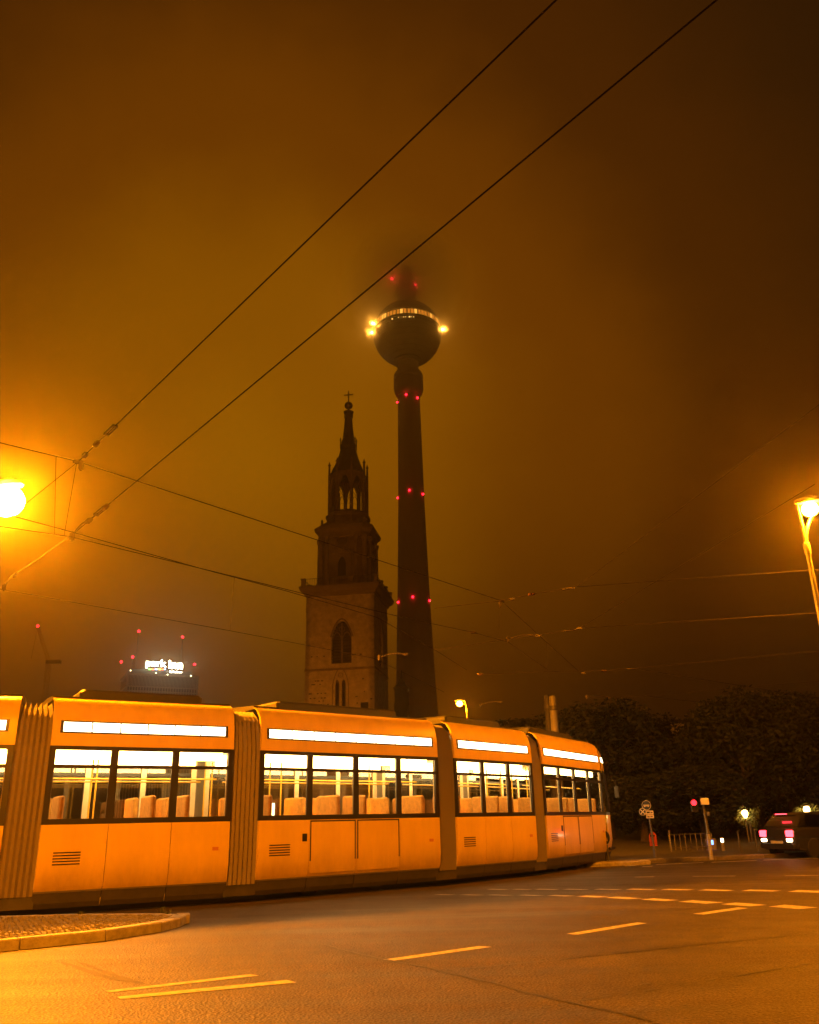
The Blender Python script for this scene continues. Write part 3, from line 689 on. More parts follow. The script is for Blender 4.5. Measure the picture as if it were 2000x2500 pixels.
# fine facet rings on the lower shell
for k in range(6):
    a = math.radians(-56 + k * 9); MB().lathe([(RS * math.cos(a) + 0.02, ZC + RS * math.sin(a) - 0.12), (RS * math.cos(a) + 0.05, ZC + RS * math.sin(a)), (RS * math.cos(a) + 0.02, ZC + RS * math.sin(a) + 0.12)], 60, caps=False).build('shell_rib', 'steel_dark', tv)
zb0, zb1 = ZC + RS * math.sin(math.radians(-6)), ZC + RS * math.sin(math.radians(-6)) + 0.9
MB().lathe([(RS * math.cos(math.radians(-6)), zb0), (15.4, zb0 + 0.5), (15.4, ZC + 0.8), (15.9, ZC + 1.0)], 60, caps=False).build('gallery_recess', 'steel_dark', tv)
MB().lathe([(15.95, ZC + 3.9)] + [(RS * math.cos(math.radians(a)), ZC + RS * math.sin(math.radians(a))) for a in (16, 24, 32, 40, 48, 56, 64, 72)] + [(4.4, ZC + 15.6), (4.4, ZC + 19)], 60).build('sphere_upper_shell', 'steel_dome', tv, smooth=True)
NW = 60
wm = {}
for k in range(NW):
    a0, a1 = 2 * PI * k / NW, 2 * PI * (k + 1) / NW; gap = 0.012 if k % 3 else 0.026
    for br in (0, 1):
        pass
    bright = k in (37, 38, 33, 52, 55) or random.random() < 0.08
    m = MB(); r0, r1 = 15.88, 15.6
    m.quad((r0 * math.cos(a0 + gap), r0 * math.sin(a0 + gap), ZC + 1.15), (r0 * math.cos(a1 - 0.012), r0 * math.sin(a1 - 0.012), ZC + 1.15), (r1 * math.cos(a1 - 0.012), r1 * math.sin(a1 - 0.012), ZC + 3.7), (r1 * math.cos(a0 + gap), r1 * math.sin(a0 + gap), ZC + 3.7))
    m.build('window_pane', 'tower_window_bright' if bright else 'tower_window', tv)
MB().lathe([(15.55, ZC + 1.0), (15.35, ZC + 3.9)], 60, caps=False).build('window_frame', 'steel_dark', tv)
MB().lathe([(15.5, ZC + 0.6), (16.05, ZC + 0.8), (16.05, ZC + 1.1), (15.6, ZC + 1.15)], 60, caps=False).build('window_ledge', 'steel_dome', tv)
for k, px in enumerate((958, 973, 985, 990, 999, 1003, 1009)):
    d = (px - 993) / FPX * 395; yy = -math.sqrt(15.55 ** 2 - d * d)
    MB().sphere((d, yy, ZC - 0.6), 0.17 if k not in (0, 4) else 0.3, 8, 6).build('gallery_light', 'tower_small_light', tv)
for ad_, zz, pw in ((math.radians(186), 0.2, 1), (math.radians(203), 1.9, 1), (math.radians(-8), 0.6, 1)):
    r = 16.5; MB().sphere((r * math.cos(ad_), r * math.sin(ad_), ZC + zz), 0.62, 10, 8).build('flood_lamp', 'tower_flood', tv)
    point_light('flood_light', (r * 1.06 * math.cos(ad_), r * 1.06 * math.sin(ad_), ZC + zz), 6000, (1, 0.40, 0.04), 0.5, tv)
MB().lathe([(4.4, ZC + 18.5), (3.9, ZC + 27), (3.4, ZC + 27.2), (3.2, ZC + 33), (2.6, ZC + 36)], 24).build('antenna_mast', 'steel_dark', tv, smooth=True)
MB().lathe([(5.6, ZC + 22.6), (5.8, ZC + 23.4), (5.6, ZC + 24.0), (4.2, ZC + 24.2)], 24).build('antenna_platform', 'steel_dark', tv)
for px, py in ((970, 971), (992, 963), (1018, 967), (972, 1207), (1000, 1198), (1031, 1202), (974, 1467), (1008, 1460), (1047, 1463)):
    q = aty(px, py, TVY); z = q.z * 0.985; prof_s = [(0, 16), (12, 11.5), (30, 9.4), (55, 7.9), (95, 6.6), (130, 5.75), (165, 5.25), (184, 5.0)]
    for (za, ra), (zb, rb_) in zip(prof_s, prof_s[1:]):
        if za <= z <= zb: rr = ra + (rb_ - ra) * (z - za) / (zb - za)
    dx = max(-0.985, min(0.985, (q.x - TVX) / rr)); dy = -math.sqrt(1 - dx * dx)
    MB().sphere((dx * (rr + 0.35), dy * (rr + 0.35), z), 0.42, 8, 6).build('warning_lamp', 'beacon_red', tv)
for px, py, r in ((957, 680, 0.75), (1015, 695, 0.5)):
    q = aty(px, py, TVY - 3); MB().sphere((q.x - TVX, -3.0, q.z), r, 8, 6).build('warning_lamp', 'beacon_red', tv)
    MB().tube([(q.x - TVX, -3.0, q.z), (0, -2, q.z - 1.5)], 0.15, 5).build('lamp_bracket', 'steel_dark', tv)

# ------------------------------------------------------------------ church
CHX, CHY = -12.9, 168.0
CROT = math.radians(-9)
ch = thing('church_tower', 'dark stone church tower with open belfry lantern and cross on top', 'church', (CHX, CHY, 0), CROT)
def arch_pts(cx, w, zs, za, n=7):
    """pointed arch outline from left spring to right spring"""
    L_ = []
    for k in range(n + 1):
        t = k / n; x = -w / 2 + (w / 2) * (1 - math.cos(t * PI / 2)) ; z = zs + (za - zs) * math.sin(t * PI / 2)
        L_.append((cx - w / 2 + (w / 2) * t ** 1.15, zs + (za - zs) * math.sin(t * PI / 2) ** 0.95))
    return L_ + [(2 * cx - x, z) for x, z in reversed(L_[:-1])]
def arch_wall(mb, x0, x1, z0, z1, cx, w, zsill, zs, za, y0, y1, M=None):
    """wall slab (x0..x1, z0..z1, thickness y0..y1) with a pointed opening"""
    l, r = cx - w / 2, cx + w / 2
    mb.box(x0, l, y0, y1, z0, z1, M); mb.box(r, x1, y0, y1, z0, z1, M)
    if zsill > z0 + 1e-3: mb.box(l, r, y0, y1, z0, zsill, M)
    ap = arch_pts(cx, w, zs, za)
    for (xa, za_), (xb, zb_) in zip(ap, ap[1:]):
        vs = [Vector(p) for p in ((xa, y0, za_), (xb, y0, zb_), (xb, y0, z1), (xa, y0, z1), (xa, y1, za_), (xb, y1, zb_), (xb, y1, z1), (xa, y1, z1))]
        if M: vs = [M @ v for v in vs]
        mb.add(vs, [(0, 1, 2, 3), (7, 6, 5, 4), (0, 4, 5, 1), (3, 2, 6, 7)])
hw = 6.75
# lower block: core, four faces with openings (front detailed)
MB().box(-hw + 0.9, hw - 0.9, -hw + 0.9, hw - 0.9, 0, 45.5).build('core', 'dark_opening', ch)
for k in range(4):
    M = RZ(k * PI / 2); m = MB()
    if k in (0, 1):
        arch_wall(m, -hw, hw, 31.0, 43.0, 0.35 if k == 0 else 0.0, 3.9, 31.9, 37.3, 40.6, -hw, -hw + 0.9, M)
        m.box(-hw, hw, -hw, -hw + 0.9, 18.6, 31.0, M) if k else None
        if k == 0:
            m.box(-hw, -1.45, -hw, -hw + 0.9, 18.6, 31.0, M); m.box(1.85, hw, -hw, -hw + 0.9, 18.6, 31.0, M)
            arch_wall(m, -1.45, 0.2, 18.6, 31.0, -0.42, 0.72, 23.4, 27.7, 28.7, -hw, -hw + 0.9, M)
            arch_wall(m, 0.2, 1.85, 18.6, 31.0, 0.82, 0.72, 23.4, 27.7, 28.7, -hw, -hw + 0.9, M)
        m.box(-hw, hw, -hw, -hw + 0.9, 0, 18.6, M)
    else:
        m.box(-hw, hw, -hw, -hw + 0.9, 0, 43.0, M)
    m.build('wall', 'stone_wall', ch)
    b = MB(); b.box(-hw - 0.10, hw + 0.10, -hw - 0.10, -hw + 0.5, 43.0, 44.0, M); b.box(-hw - 0.02, hw + 0.02, -hw - 0.02, -hw + 0.5, 44.0, 46.0, M); b.build('frieze', 'stone_wall', ch)
    b = MB(); b.box(-hw - 0.14, hw + 0.14, -hw - 0.14, -hw + 0.2, 30.55, 30.95, M); b.build('string_course', 'sandstone', ch)
    if k in (0, 1):
        cx = 0.35 if k == 0 else 0.0
        b = MB()
        for j in range(14): b.box(cx - 1.9, cx + 1.9, -hw + 0.45, -hw + 0.55, 31.95 + j * 0.6, 32.35 + j * 0.6, M)
        b.build('louvre', 'louvre', ch)
        b = MB(); b.box(cx - 0.16, cx + 0.16, -hw + 0.25, -hw + 0.5, 31.9, 40.2, M)
        for s in (-1, 1):
            ap = arch_pts(cx + s * 0.98, 1.9, 36.6, 38.3)
            b.tube([M @ Vector((x, -hw + 0.38, z)) for x, z in ap], 0.10, 5)
        b.tube([M @ Vector((cx + 0.55 * math.cos(t * PI / 6), -hw + 0.38, 38.95 + 0.55 * math.sin(t * PI / 6))) for t in range(13)], 0.08, 5)
        b.build('window_tracery', 'sandstone', ch)
        b = MB(); b.tube([M @ Vector((x, -hw - 0.02, z)) for x, z in arch_pts(cx, 4.25, 37.3, 40.95)], 0.16, 6); b.build('arch_moulding', 'sandstone', ch)
b = MB(); b.tube([Vector((x, -hw - 0.01, z)) for x, z in [(-1.35, 23.2)] + arch_pts(0.2, 3.1, 27.6, 31.0) + [(1.75, 23.2)]], 0.10, 5); b.build('blind_arch', 'sandstone', ch)
b = MB(); b.tube([Vector((0.2 + 0.45 * math.cos(t * PI / 6), -hw - 0.01, 29.55 + 0.45 * math.sin(t * PI / 6))) for t in range(13)], 0.07, 5); b.build('blind_oculus', 'sandstone', ch)
MB().box(4.05, 5.55, -hw - 0.012, -hw + 0.2, 21.4, 24.0).build('small_hatch', 'dark_opening', ch)
for k in range(46):          # putlog holes in the masonry
    row = random.choice((22.1, 23.9, 25.2, 26.1, 27.9, 28.6, 24.6, 33.5)); x = random.choice((-1, 1)) * random.uniform(2.3, 6.3) + 0.2
    if 3.9 < x < 5.7 and row < 24.5: continue
    s = random.uniform(0.09, 0.2); MB().box(x - s, x + s, -hw - 0.008, -hw + 0.1, row - 0.11, row + 0.11).build('putlog_hole', 'dark_opening', ch)
# main cornice with gallery
def square_ring(mb, prof, n=4):
    rings = [[Vector((r * math.sqrt(2) * math.cos(PI / 4 + i * PI / 2), r * math.sqrt(2) * math.sin(PI / 4 + i * PI / 2), z)) for i in range(4)] for r, z in prof]
    mb.loft(rings)
m = MB(); square_ring(m, [(hw, 45.9), (hw + 0.3, 46.1), (hw + 0.45, 46.6), (hw + 1.0, 47.0), (hw + 1.25, 47.6), (hw + 1.3, 48.0), (hw + 0.9, 48.15)]); m.build('cornice', 'sandstone', ch)
for k in range(4):
    M = RZ(k * PI / 2)
    for xx in (-hw - 0.55, -2.4, 2.4):
        b = MB(); b.box(xx - 0.36, xx + 0.36, -hw - 0.90, -hw - 0.17, 48.1, 49.5, M); b.box(xx - 0.48, xx + 0.48, -hw - 1.0, -hw - 0.07, 49.5, 49.75, M); b.build('gallery_pier', 'sandstone', ch)
    b = MB()
    for x0, x1 in ((-hw - 0.13, -2.82), (-1.98, 1.98), (2.82, hw + 0.13)):
        b.tube([M @ Vector((x0, -hw - 0.55, 49.7)), M @ Vector((x1, -hw - 0.55, 49.7))], 0.06, 5)
        n = int((x1 - x0) / 0.45)
        for j in range(n + 1):
            x = x0 + (x1 - x0) * j / n; b.tube([M @ Vector((x, -hw - 0.55, 48.1)), M @ Vector((x, -hw - 0.55, 49.7))], 0.03, 4)
    b.build('gallery_railing', 'steel_dark', ch)
# belfry storey: chamfered square with paired columns
bw_ = 5.35
def cham(r, c): return [(-r, -r + c), (-r + c, -r), (r - c, -r), (r, -r + c), (r, r - c), (r - c, r), (-r + c, r), (-r, r - c)]
MB().prism(cham(bw_ - 0.55, 1.6), 48.1, 60.4).build('belfry_storey', 'sandstone', ch)
for k in range(4):
    M = RZ(k * PI / 2)
    for xx in (-4.6, -3.2, 2.9, 4.3):
        b = MB(); y = -bw_ + 0.02 if abs(xx) < 4 else -bw_ + 0.75
        b.lathe([(0.62, 48.1), (0.62, 49.6), (0.42, 49.8), (0.40, 55), (0.36, 58.4), (0.46, 58.5), (0.58, 59.0), (0.58, 59.4)], 12, M=M @ TR(xx, y, 0)); b.build('column', 'sandstone', ch, smooth=True)
    b = MB(); b.box(-1.9, 1.9, -bw_ + 0.28, -bw_ + 0.60, 49.8, 50.4, M)
    arch_wall(b, -1.9, 1.9, 50.4, 55.6, -0.1, 1.7, 50.6, 53.2, 54.9, -bw_ + 0.25, -bw_ + 0.7, M)
    b.build('niche', 'sandstone', ch)
    MB().box(-1.6, 1.4, -bw_ + 0.50, -bw_ + 0.56, 50.4, 55.2, M).build('niche_opening', 'dark_opening', ch)
    b = MB(); b.prism([(-2.2, 55.6), (2.2, 55.6), (0, 57.2)], -0.2, 0.35, M @ TR(0, -bw_ + 0.35, 0) @ Matrix.Rotation(PI / 2, 4, 'X')); b.build('pediment', 'sandstone', ch)
    b = MB(); b.lathe([(0.05, 0), (1.0, 0), (1.15, 0.10), (1.15, -0.2)], 24, M=M @ TR(0, -bw_ + 0.40, 58.3) @ Matrix.Rotation(PI / 2, 4, 'X')); b.build('medallion', 'gold', ch)
m = MB()
rings = []
for r, z in ((bw_ - 0.1, 59.4), (bw_ + 0.05, 60.2), (bw_ + 0.3, 60.6), (bw_ + 0.65, 61.0), (bw_ + 0.75, 61.7), (bw_ + 0.5, 62.0), (bw_ - 0.4, 62.3), (bw_ - 0.4, 62.9), (bw_ - 0.9, 63.1)):
    rings.append([Vector((x, y, z)) for x, y in cham(r, 1.7)])
m.loft(rings); m.build('upper_cornice', 'sandstone', ch)
for k in range(4):
    a = PI / 4 + k * PI / 2; r = 6.3
    b = MB(); b.lathe([(0.26, 61.7), (0.26, 62.6), (0.34, 62.7), (0.18, 63.0), (0.26, 63.3), (0.08, 63.7)], 8, (r * math.cos(a), r * math.sin(a), 0)); b.build('finial', 'sandstone', ch)
def octo(r, z, rot=PI / 8): return [Vector((r * math.cos(rot + i * PI / 4), r * math.sin(rot + i * PI / 4), z)) for i in range(8)]
m = MB(); m.loft([octo(4.55, 62.6), octo(4.55, 64.6), octo(4.75, 64.8), octo(4.75, 65.5), octo(4.1, 66.0)]); m.build('lantern_plinth', 'sandstone', ch)
# open lantern: eight arched walls
lr = 3.78; fw_ = 2 * lr * math.tan(PI / 8)
m = MB()
for k in range(8):
    M = RZ(k * PI / 4)
    arch_wall(m, -fw_ / 2, fw_ / 2, 66.0, 75.3, 0, fw_ * 0.74, 66.05, 71.4, 74.3, -lr, -lr + 0.5, M)
m.build('lantern_arcade', 'sandstone', ch)
for k in range(8):
    M = RZ(k * PI / 4); b = MB(); w = fw_ * 0.74
    b.box(-0.07, 0.07, -lr + 0.18, -lr + 0.32, 66.05, 72.6, M)
    for s in (-1, 1):
        b.tube([M @ Vector((x, -lr + 0.25, z)) for x, z in arch_pts(s * w / 4, w / 2, 70.4, 71.8)], 0.07, 5)
        b.tube([M @ Vector((s * w * 0.44, -lr + 0.25, 71.8)), M @ Vector((-s * w * 0.12, -lr + 0.25, 73.7))], 0.06, 5)
    b.tube([M @ Vector((-w / 2, -lr + 0.25, 67.4)), M @ Vector((w / 2, -lr + 0.25, 67.4))], 0.04, 4)
    b.build('lantern_tracery', 'steel_dark', ch)
    a = PI / 8 + k * PI / 4; r = lr / math.cos(PI / 8)
    b = MB(); b.lathe([(0.26, 66.0), (0.26, 75.4), (0.24, 76.0), (0.20, 77.4), (0.36, 77.7), (0.16, 78.0), (0.05, 78.6)], 8, (r * math.cos(a), r * math.sin(a), 0)); b.build('lantern_pinnacle', 'sandstone', ch)
m = MB(); m.loft([octo(3.7, 75.2), octo(3.95, 75.6), octo(3.6, 76.2), octo(2.7, 78.4), octo(2.0, 80.6), octo(1.7, 82.0)]); m.build('lantern_roof', 'copper', ch)
m = MB(); m.loft([octo(1.7, 81.8), octo(1.85, 82.0), octo(1.85, 83.0), octo(1.5, 83.1)]); m.build('spire_band', 'copper', ch)
for k in range(8):
    a = PI / 8 + k * PI / 4; MB().lathe([(0.13, 82.9), (0.10, 84.0), (0.2, 84.2), (0.02, 84.9)], 6, (1.75 * math.cos(a), 1.75 * math.sin(a), 0)).build('spire_finial', 'copper', ch)
m = MB(); m.loft([octo(1.5, 83.0), octo(1.28, 84.6), octo(1.02, 87.0), octo(0.86, 89.4), octo(0.82, 90.0)]); m.build('spire', 'copper', ch)
m = MB(); m.lathe([(0.82, 89.8), (1.02, 90.2), (0.95, 91.0), (1.15, 91.5), (0.9, 91.6), (0.25, 91.8), (0.22, 92.4)], 12); m.build('spire_crown', 'copper', ch)
o = MB().sphere((0, 0, 93.2), 0.92, 16, 12).build('orb', 'gold', ch, smooth=True)
b = MB(); b.box(-0.11, 0.11, -0.11, 0.11, 94.0, 97.0); b.box(-1.05, -0.11, -0.10, 0.10, 95.9, 96.12); b.box(0.11, 1.05, -0.10, 0.10, 95.9, 96.12); b.build('cross', 'gold', ch)
for o in list(ch.children): o.location.z -= 0    # built at true height
CH_TOP = aty(848, 955, CHY).z
ch.scale = (1.0, 1.0, CH_TOP / 97.0)

# church nave roof and turret to the right of the tower
nv = thing('church_nave', 'dark nave roof with a small turret behind the church tower', 'church', (4.5, 205, 0), CROT)
MB().loft([[Vector((x, y, z)) for y, z in ((-9, 0), (-9, 14), (0, 25), (9, 14), (9, 0))] for x in (-22, 1.5)]).build('nave', 'copper', nv)
tq = aty(980, 1700, 205); MB().prism([(-1.6, -1.6), (1.6, -1.6), (1.6, 1.6), (-1.6, 1.6)], 0, tq.z - 1.5, TR(tq.x - 4.5, 0, 0)).build('turret', 'copper', nv)
ztu = tq.z - 1.5; m = MB()
for k in range(4):
    arch_wall(m, -1.5, 1.5, ztu, ztu + 3.2, -0.62, 0.55, ztu + 0.1, ztu + 2.0, ztu + 2.7, -1.5, -1.15, TR(tq.x - 4.5, 0, 0) @ RZ(k * PI / 2)) if k % 2 == 0 else m.box(-1.14, 1.14, -1.5, -1.15, ztu + 2.6, ztu + 3.2, TR(tq.x - 4.5, 0, 0) @ RZ(k * PI / 2))
m.build('turret_arcade', 'copper', nv)
MB().loft([[Vector((tq.x - 4.5 + x * r, y * r, z)) for x, y in ((-1, -1), (1, -1), (1, 1), (-1, 1))] for r, z in ((1.7, ztu + 3.2), (1.75, ztu + 3.6), (0.9, ztu + 4.4), (0.3, ztu + 6.2), (0.06, ztu + 8.0))]).build('turret_spire', 'copper', nv)

# ------------------------------------------------------------------ hotel slab with lit rooftop sign
HY = 600.0
hA, hB, hC = aty(318, 1641, HY), aty(483, 1655, HY), aty(280, 1652, HY)
hl, hr_, hzt = aty(313, 1641, HY).x, aty(483, 1641, HY).x, aty(330, 1640, HY).z
# front face runs from the near left corner to the right, receding; side face runs back to the left
cor = Vector((hl, HY, 0)); fr = Vector((aty(483, 1656, HY + 22).x, HY + 22, 0)); fd = (fr - cor); flen = fd.length; fdir = fd.normalized(); fang = math.atan2(fdir.y, fdir.x)
hot = thing('hotel_tower', 'distant slab tower with gridded facade below the bright rooftop sign', 'building', cor, fang)
hzt = aty(320, 1641, HY).z
MB().box(0.4, flen - 0.4, 0.4, 34, 0, hzt - 0.5).build('core', 'hotel_glass', hot)
nfin = 26; rib = MB().box(-0.28, 0.28, -0.2, 0.4, 0, hzt - 9.6).mesh('facade_rib', 'hotel_panel')
for k in range(nfin + 1): link('facade_rib', rib, hot, (k * flen / nfin, 0, 0))
ribs = MB().box(-0.2, 0.4, -0.28, 0.28, 0, hzt - 9.6).mesh('facade_rib', 'hotel_panel')
for k in range(1, 17): link('facade_rib', ribs, hot, (0, k * 2.1, 0))
MB().box(-0.5, 0.5, -0.5, 0.5, 0, hzt - 1.6).build('corner_pillar', 'hotel_panel', hot); MB().box(flen - 0.5, flen + 0.5, -0.5, 0.5, 0, hzt - 1.6).build('corner_pillar', 'hotel_panel', hot)
nfl = 22
fb = MB().box(-0.3, flen + 0.3, -0.32, 0.38, -0.35, 0.35).mesh('floor_band', 'hotel_panel'); fb2 = MB().box(-0.32, 0.38, 0.51, 34, -0.35, 0.35).mesh('floor_band', 'hotel_panel')
for k in range(nfl):
    z = hzt - 9.6 - k * 3.1
    link('floor_band', fb, hot, (0, 0, z)); link('floor_band', fb2, hot, (0, 0, z))
up_rib = MB().box(-0.2, 0.2, -0.15, 0.38, hzt - 9.2, hzt - 1.6).mesh('parapet_rib', 'hotel_panel')
for k in range(1, 2 * nfin): link('parapet_rib', up_rib, hot, (k * flen / nfin / 2, 0, 0))
MB().box(-0.6, flen + 0.6, -0.6, 0.6, hzt - 1.6, hzt - 0.2).build('roof_edge', 'hotel_panel', hot); MB().box(-0.6, 0.6, 0.6, 34, hzt - 1.6, hzt - 0.2).build('roof_edge', 'hotel_panel', hot)
MB().box(2, flen - 4, 3, 24, hzt - 0.3, hzt + 3.0).build('plant_room', 'steel_dark', hot)
def hloc(px, py, dy=0.0):
    """a surveyed point on the vertical plane dy metres behind the facade, in the hotel's own axes"""
    nrm_ = Vector((-fdir.y, fdir.x, 0)); p0 = cor + nrm_ * dy; d = ray(px, py); t = (p0 - CP).dot(nrm_) / d.dot(nrm_); q = CP + d * t - cor
    return Vector((q.dot(fdir), q.dot(nrm_), q.z))
for px, py, base_py in ((339, 1543, 1606), (446, 1557, 1615)):
    q = hloc(px, py, 6); q0 = hloc(px - 3, base_py + 12, 6); ant = MB().tube([(q.x, q.y, hzt), (q.x, q.y, q.z)], 0.35, 5).build('antenna', 'steel_dark', hot)
    o = MB().sphere((q.x, q.y, q.z + 0.5), 0.85, 8, 6).build('warning_lamp', 'beacon_red', hot)
for px, py in ((324, 1604), (296, 1616), (475, 1622)):
    q = hloc(px, py, 5 if px > 300 else 26); MB().sphere(tuple(q), 0.85, 8, 6).build('warning_lamp', 'beacon_red', hot)
    MB().tube([(q.x, q.y, hzt - 0.3), tuple(q)], 0.2, 5).build('lamp_mast', 'steel_dark', hot)
for px, py in ((319, 1637), (381, 1643), (409, 1647), (466, 1650)):
    q = hloc(px, py, -0.9); MB().sphere((q.x, -1.0, q.z), 0.42, 8, 6).build('roof_edge_lamp', 'small_white_lamp', hot)
b = MB(); q = hloc(462, 1618, 8)
for k in range(3): b.box(q.x + k * 3.2 - 1.2, q.x + k * 3.2 + 1.0, 7.8, 8.0, q.z - 0.2, q.z + 0.1, TR(0, 0, 0) )
b.box(q.x - 2, q.x + 8, 7.9, 8.1, q.z - 2.6, q.z - 2.3); b.build('roof_frame', 'galvanised', hot)
# sign
sg = thing('rooftop_sign', 'glowing white lettering sign on the roof edge of the distant tower', 'sign', cor, fang)
def text_mesh(body, size, extrude, m, shear=0.0, bold=0.0):
    c = bpy.data.curves.new('lettering', 'FONT'); c.body = body; c.size = size; c.extrude = extrude; c.offset = bold; c.shear = shear; c.space_character = 1.0
    t = bpy.data.objects.new('lettering', c); COL.objects.link(t); dg = bpy.context.evaluated_depsgraph_get(); dg.update()
    me = bpy.data.meshes.new_from_object(t.evaluated_get(dg)); bpy.data.objects.remove(t); bpy.data.curves.remove(c)
    me.transform(Matrix.Rotation(PI / 2, 4, 'X')); me.materials.clear(); me.materials.append(MATS[m]); return me
def place_text(body, px0, px1, py_base, py_top, m, bold=0.0, name='lettering'):
    a, c = hloc(px0, py_base, -0.6), hloc(px1, py_base, -0.6); tpz = hloc(px0, py_top, -0.6)
    me = text_mesh(body, 1.0, 0.02, m, bold=bold); xs_ = [v.co.x for v in me.vertices]; zs_ = [v.co.z for v in me.vertices]
    w, h = max(xs_) - min(xs_), max(zs_) - min(zs_); sx, sz = (c.x - a.x) / w, (tpz.z - a.z) / h
    me.transform(Matrix.Diagonal((sx, 4, sz, 1)) @ Matrix.Translation((-min(xs_), 0, -min(zs_))))
    o = link(name, me, sg, (a.x, -0.6, a.z)); return o
place_text('park', 356, 406, 1631, 1609, 'sign_white', 0.03); place_text('inn', 411, 446, 1632, 1612, 'sign_white', 0.03)
place_text('by Radisson', 414, 444, 1643, 1637, 'sign_white', 0.01)
for k, (mm, x0, x1) in enumerate((('sign_green', 362, 369), ('sign_red', 370, 377), ('sign_blue', 378, 384), ('sign_amber', 385, 393), ('sign_red', 394, 400), ('sign_blue', 401, 405))):
    a, c = hloc(x0, 1635.5, -0.6), hloc(x1, 1633.5, -0.6); MB().box(a.x, c.x, -0.8, -0.5, min(a.z, c.z), max(a.z, c.z) + 0.3).build('coloured_bar', mm, sg)
a, c = hloc(354, 1645, 0.3), hloc(448, 1606, 0.3)
b = MB()
for k in range(9): x = a.x + (c.x - a.x) * k / 8; b.box(x - 0.12, x + 0.12, 0.2, 0.5, hzt - 0.2, c.z - 2.0)
b.box(a.x, c.x, 0.0, 0.18, hzt + 1.0, hzt + 1.3); b.box(a.x, c.x, 0.0, 0.18, hzt + 6.0, hzt + 6.3); b.build('sign_frame', 'steel_dark', sg)

# ------------------------------------------------------------------ construction crane on the left horizon
ct, cb_ = aty(92, 1531, 420), aty(118, 1625, 420)
cr = thing('construction_crane', 'luffing construction crane with a red lamp on its jib, far left', 'crane', (cb_.x, 420, 0))
def lattice(mb, A, B, w, n):
    A, B = Vector(A), Vector(B); d = (B - A).normalized(); x = d.cross(Vector((0, 1, 0))).normalized() * w / 2; y_ = d.cross(x).normalized() * w / 2
    cs = [x + y_, x - y_, -x - y_, -x + y_]
    for c in cs: mb.tube([A + c, B + c], 0.14, 4)
    for k in range(n):
        p, q = A.lerp(B, k / n), A.lerp(B, (k + 1) / n)
        for i in range(4): mb.tube([p + cs[i], q + cs[(i + 1) % 4]], 0.07, 4)
j0 = Vector((0, 0, cb_.z + 2)); j1 = Vector((ct.x - cb_.x, 0, ct.z))
b = MB(); lattice(b, (0, 0, 0), j0, 1.8, 22); b.build('mast', 'crane_steel', cr)
b = MB(); lattice(b, j0, j1, 1.2, 12); b.build('jib', 'crane_steel', cr)
b = MB(); b.box(-1.2, 6, -1.0, 1.0, j0.z - 1.2, j0.z + 0.6); b.build('counterweight', 'steel_dark', cr)
MB().tube([j1, (j1.x - 1.2, 0, j1.z - 16)], 0.08, 4).build('hoist_rope', 'wire_metal', cr)
MB().sphere((j1.x, 0, j1.z + 0.5), 0.62, 8, 6).build('warning_lamp', 'beacon_red', cr)

# ------------------------------------------------------------------ overhead wires
def sag_pts(A, B, sag=0.0, n=14):
    return [Vector(A).lerp(Vector(B), k / n) - Vector((0, 0, sag * 4 * (k / n) * (1 - k / n))) for k in range(n + 1)]
def wire(name, label, pts, r, cat='wire', sag=0.0, group='overhead tram wires'):
    P = []
    for a, b_ in zip(pts, pts[1:]): P += sag_pts(a, b_, sag)[(1 if P else 0):]
    t = thing(name, label, cat, tuple(pts[0]), 0, group); MB().tube(P, r, 6).build('cable', 'wire_metal', t, world=True); return t
def fitting(t, p, kind='insulator', d=None):
    p = Vector(p); d = (Vector(d) if d else Vector((1, 0, 0))).normalized(); M = Matrix.Translation(p) @ d.to_track_quat('Z', 'Y').to_matrix().to_4x4(); m = MB()
    if kind == 'insulator': m.lathe([(0.012, -0.11), (0.03, -0.09), (0.045, -0.05), (0.03, -0.03), (0.05, 0), (0.03, 0.03), (0.045, 0.05), (0.03, 0.09), (0.012, 0.11)], 10, M=M); m.build('insulator', 'insulator', t, world=True, smooth=True)
    elif kind == 'turnbuckle':
        m.box(-0.045, -0.03, -0.012, 0.012, -0.13, 0.13, M); m.box(0.03, 0.045, -0.012, 0.012, -0.13, 0.13, M); m.box(-0.045, 0.045, -0.02, 0.02, 0.13, 0.17, M); m.box(-0.045, 0.045, -0.02, 0.02, -0.17, -0.13, M); m.build('turnbuckle', 'clamp_metal', t, world=True)
    else:
        m.box(-0.035, 0.035, -0.03, 0.03, -0.06, 0.06, M); m.lathe([(0.02, -0.09), (0.03, 0.0), (0.02, 0.09)], 8, M=M); m.build('clamp', 'clamp_metal', t, world=True)
def on(A, B, px, py):
    """point of segment AB nearest to the surveyed sight line"""
    A, B = Vector(A), Vector(B); d = ray(px, py).normalized(); u = B - A; w = A - CP
    a, b_, c = u.dot(u), u.dot(d), 1.0; dd, e = u.dot(w), d.dot(w); s = (b_ * e - c * dd) / (a * c - b_ * b_); return A + u * max(0, min(1, s))
ZM, ZW = 7.4, 6.2
J1 = atz(191, 1127, ZM); J2 = atz(1225, 1467, ZM)
mess = wire('messenger_wire', 'long carrier wire sloping past the church tower to the hub above the bend', [atz(-160, 1042, ZM), J1, atz(777, 1319, ZM), J2, atz(1316, 1551, ZM), atz(1412, 1638, ZM)], 0.0095)
fitting(mess, J1, 'clamp', (1, 0, 0)); fitting(mess, J1 + Vector((0.06, 0, -0.08)), 'clamp', (0, 0, 1)); fitting(mess, J2, 'clamp'); fitting(mess, J2 + Vector((-0.05, 0, -0.1)), 'clamp', (0, 0, 1))
A, B = J1, atz(1366, -8, 8.6)
w = wire('span_wire', 'upper of the two long diagonal span wires, with insulators at its lower end', [A, A + (B - A) * 3], 0.0105)
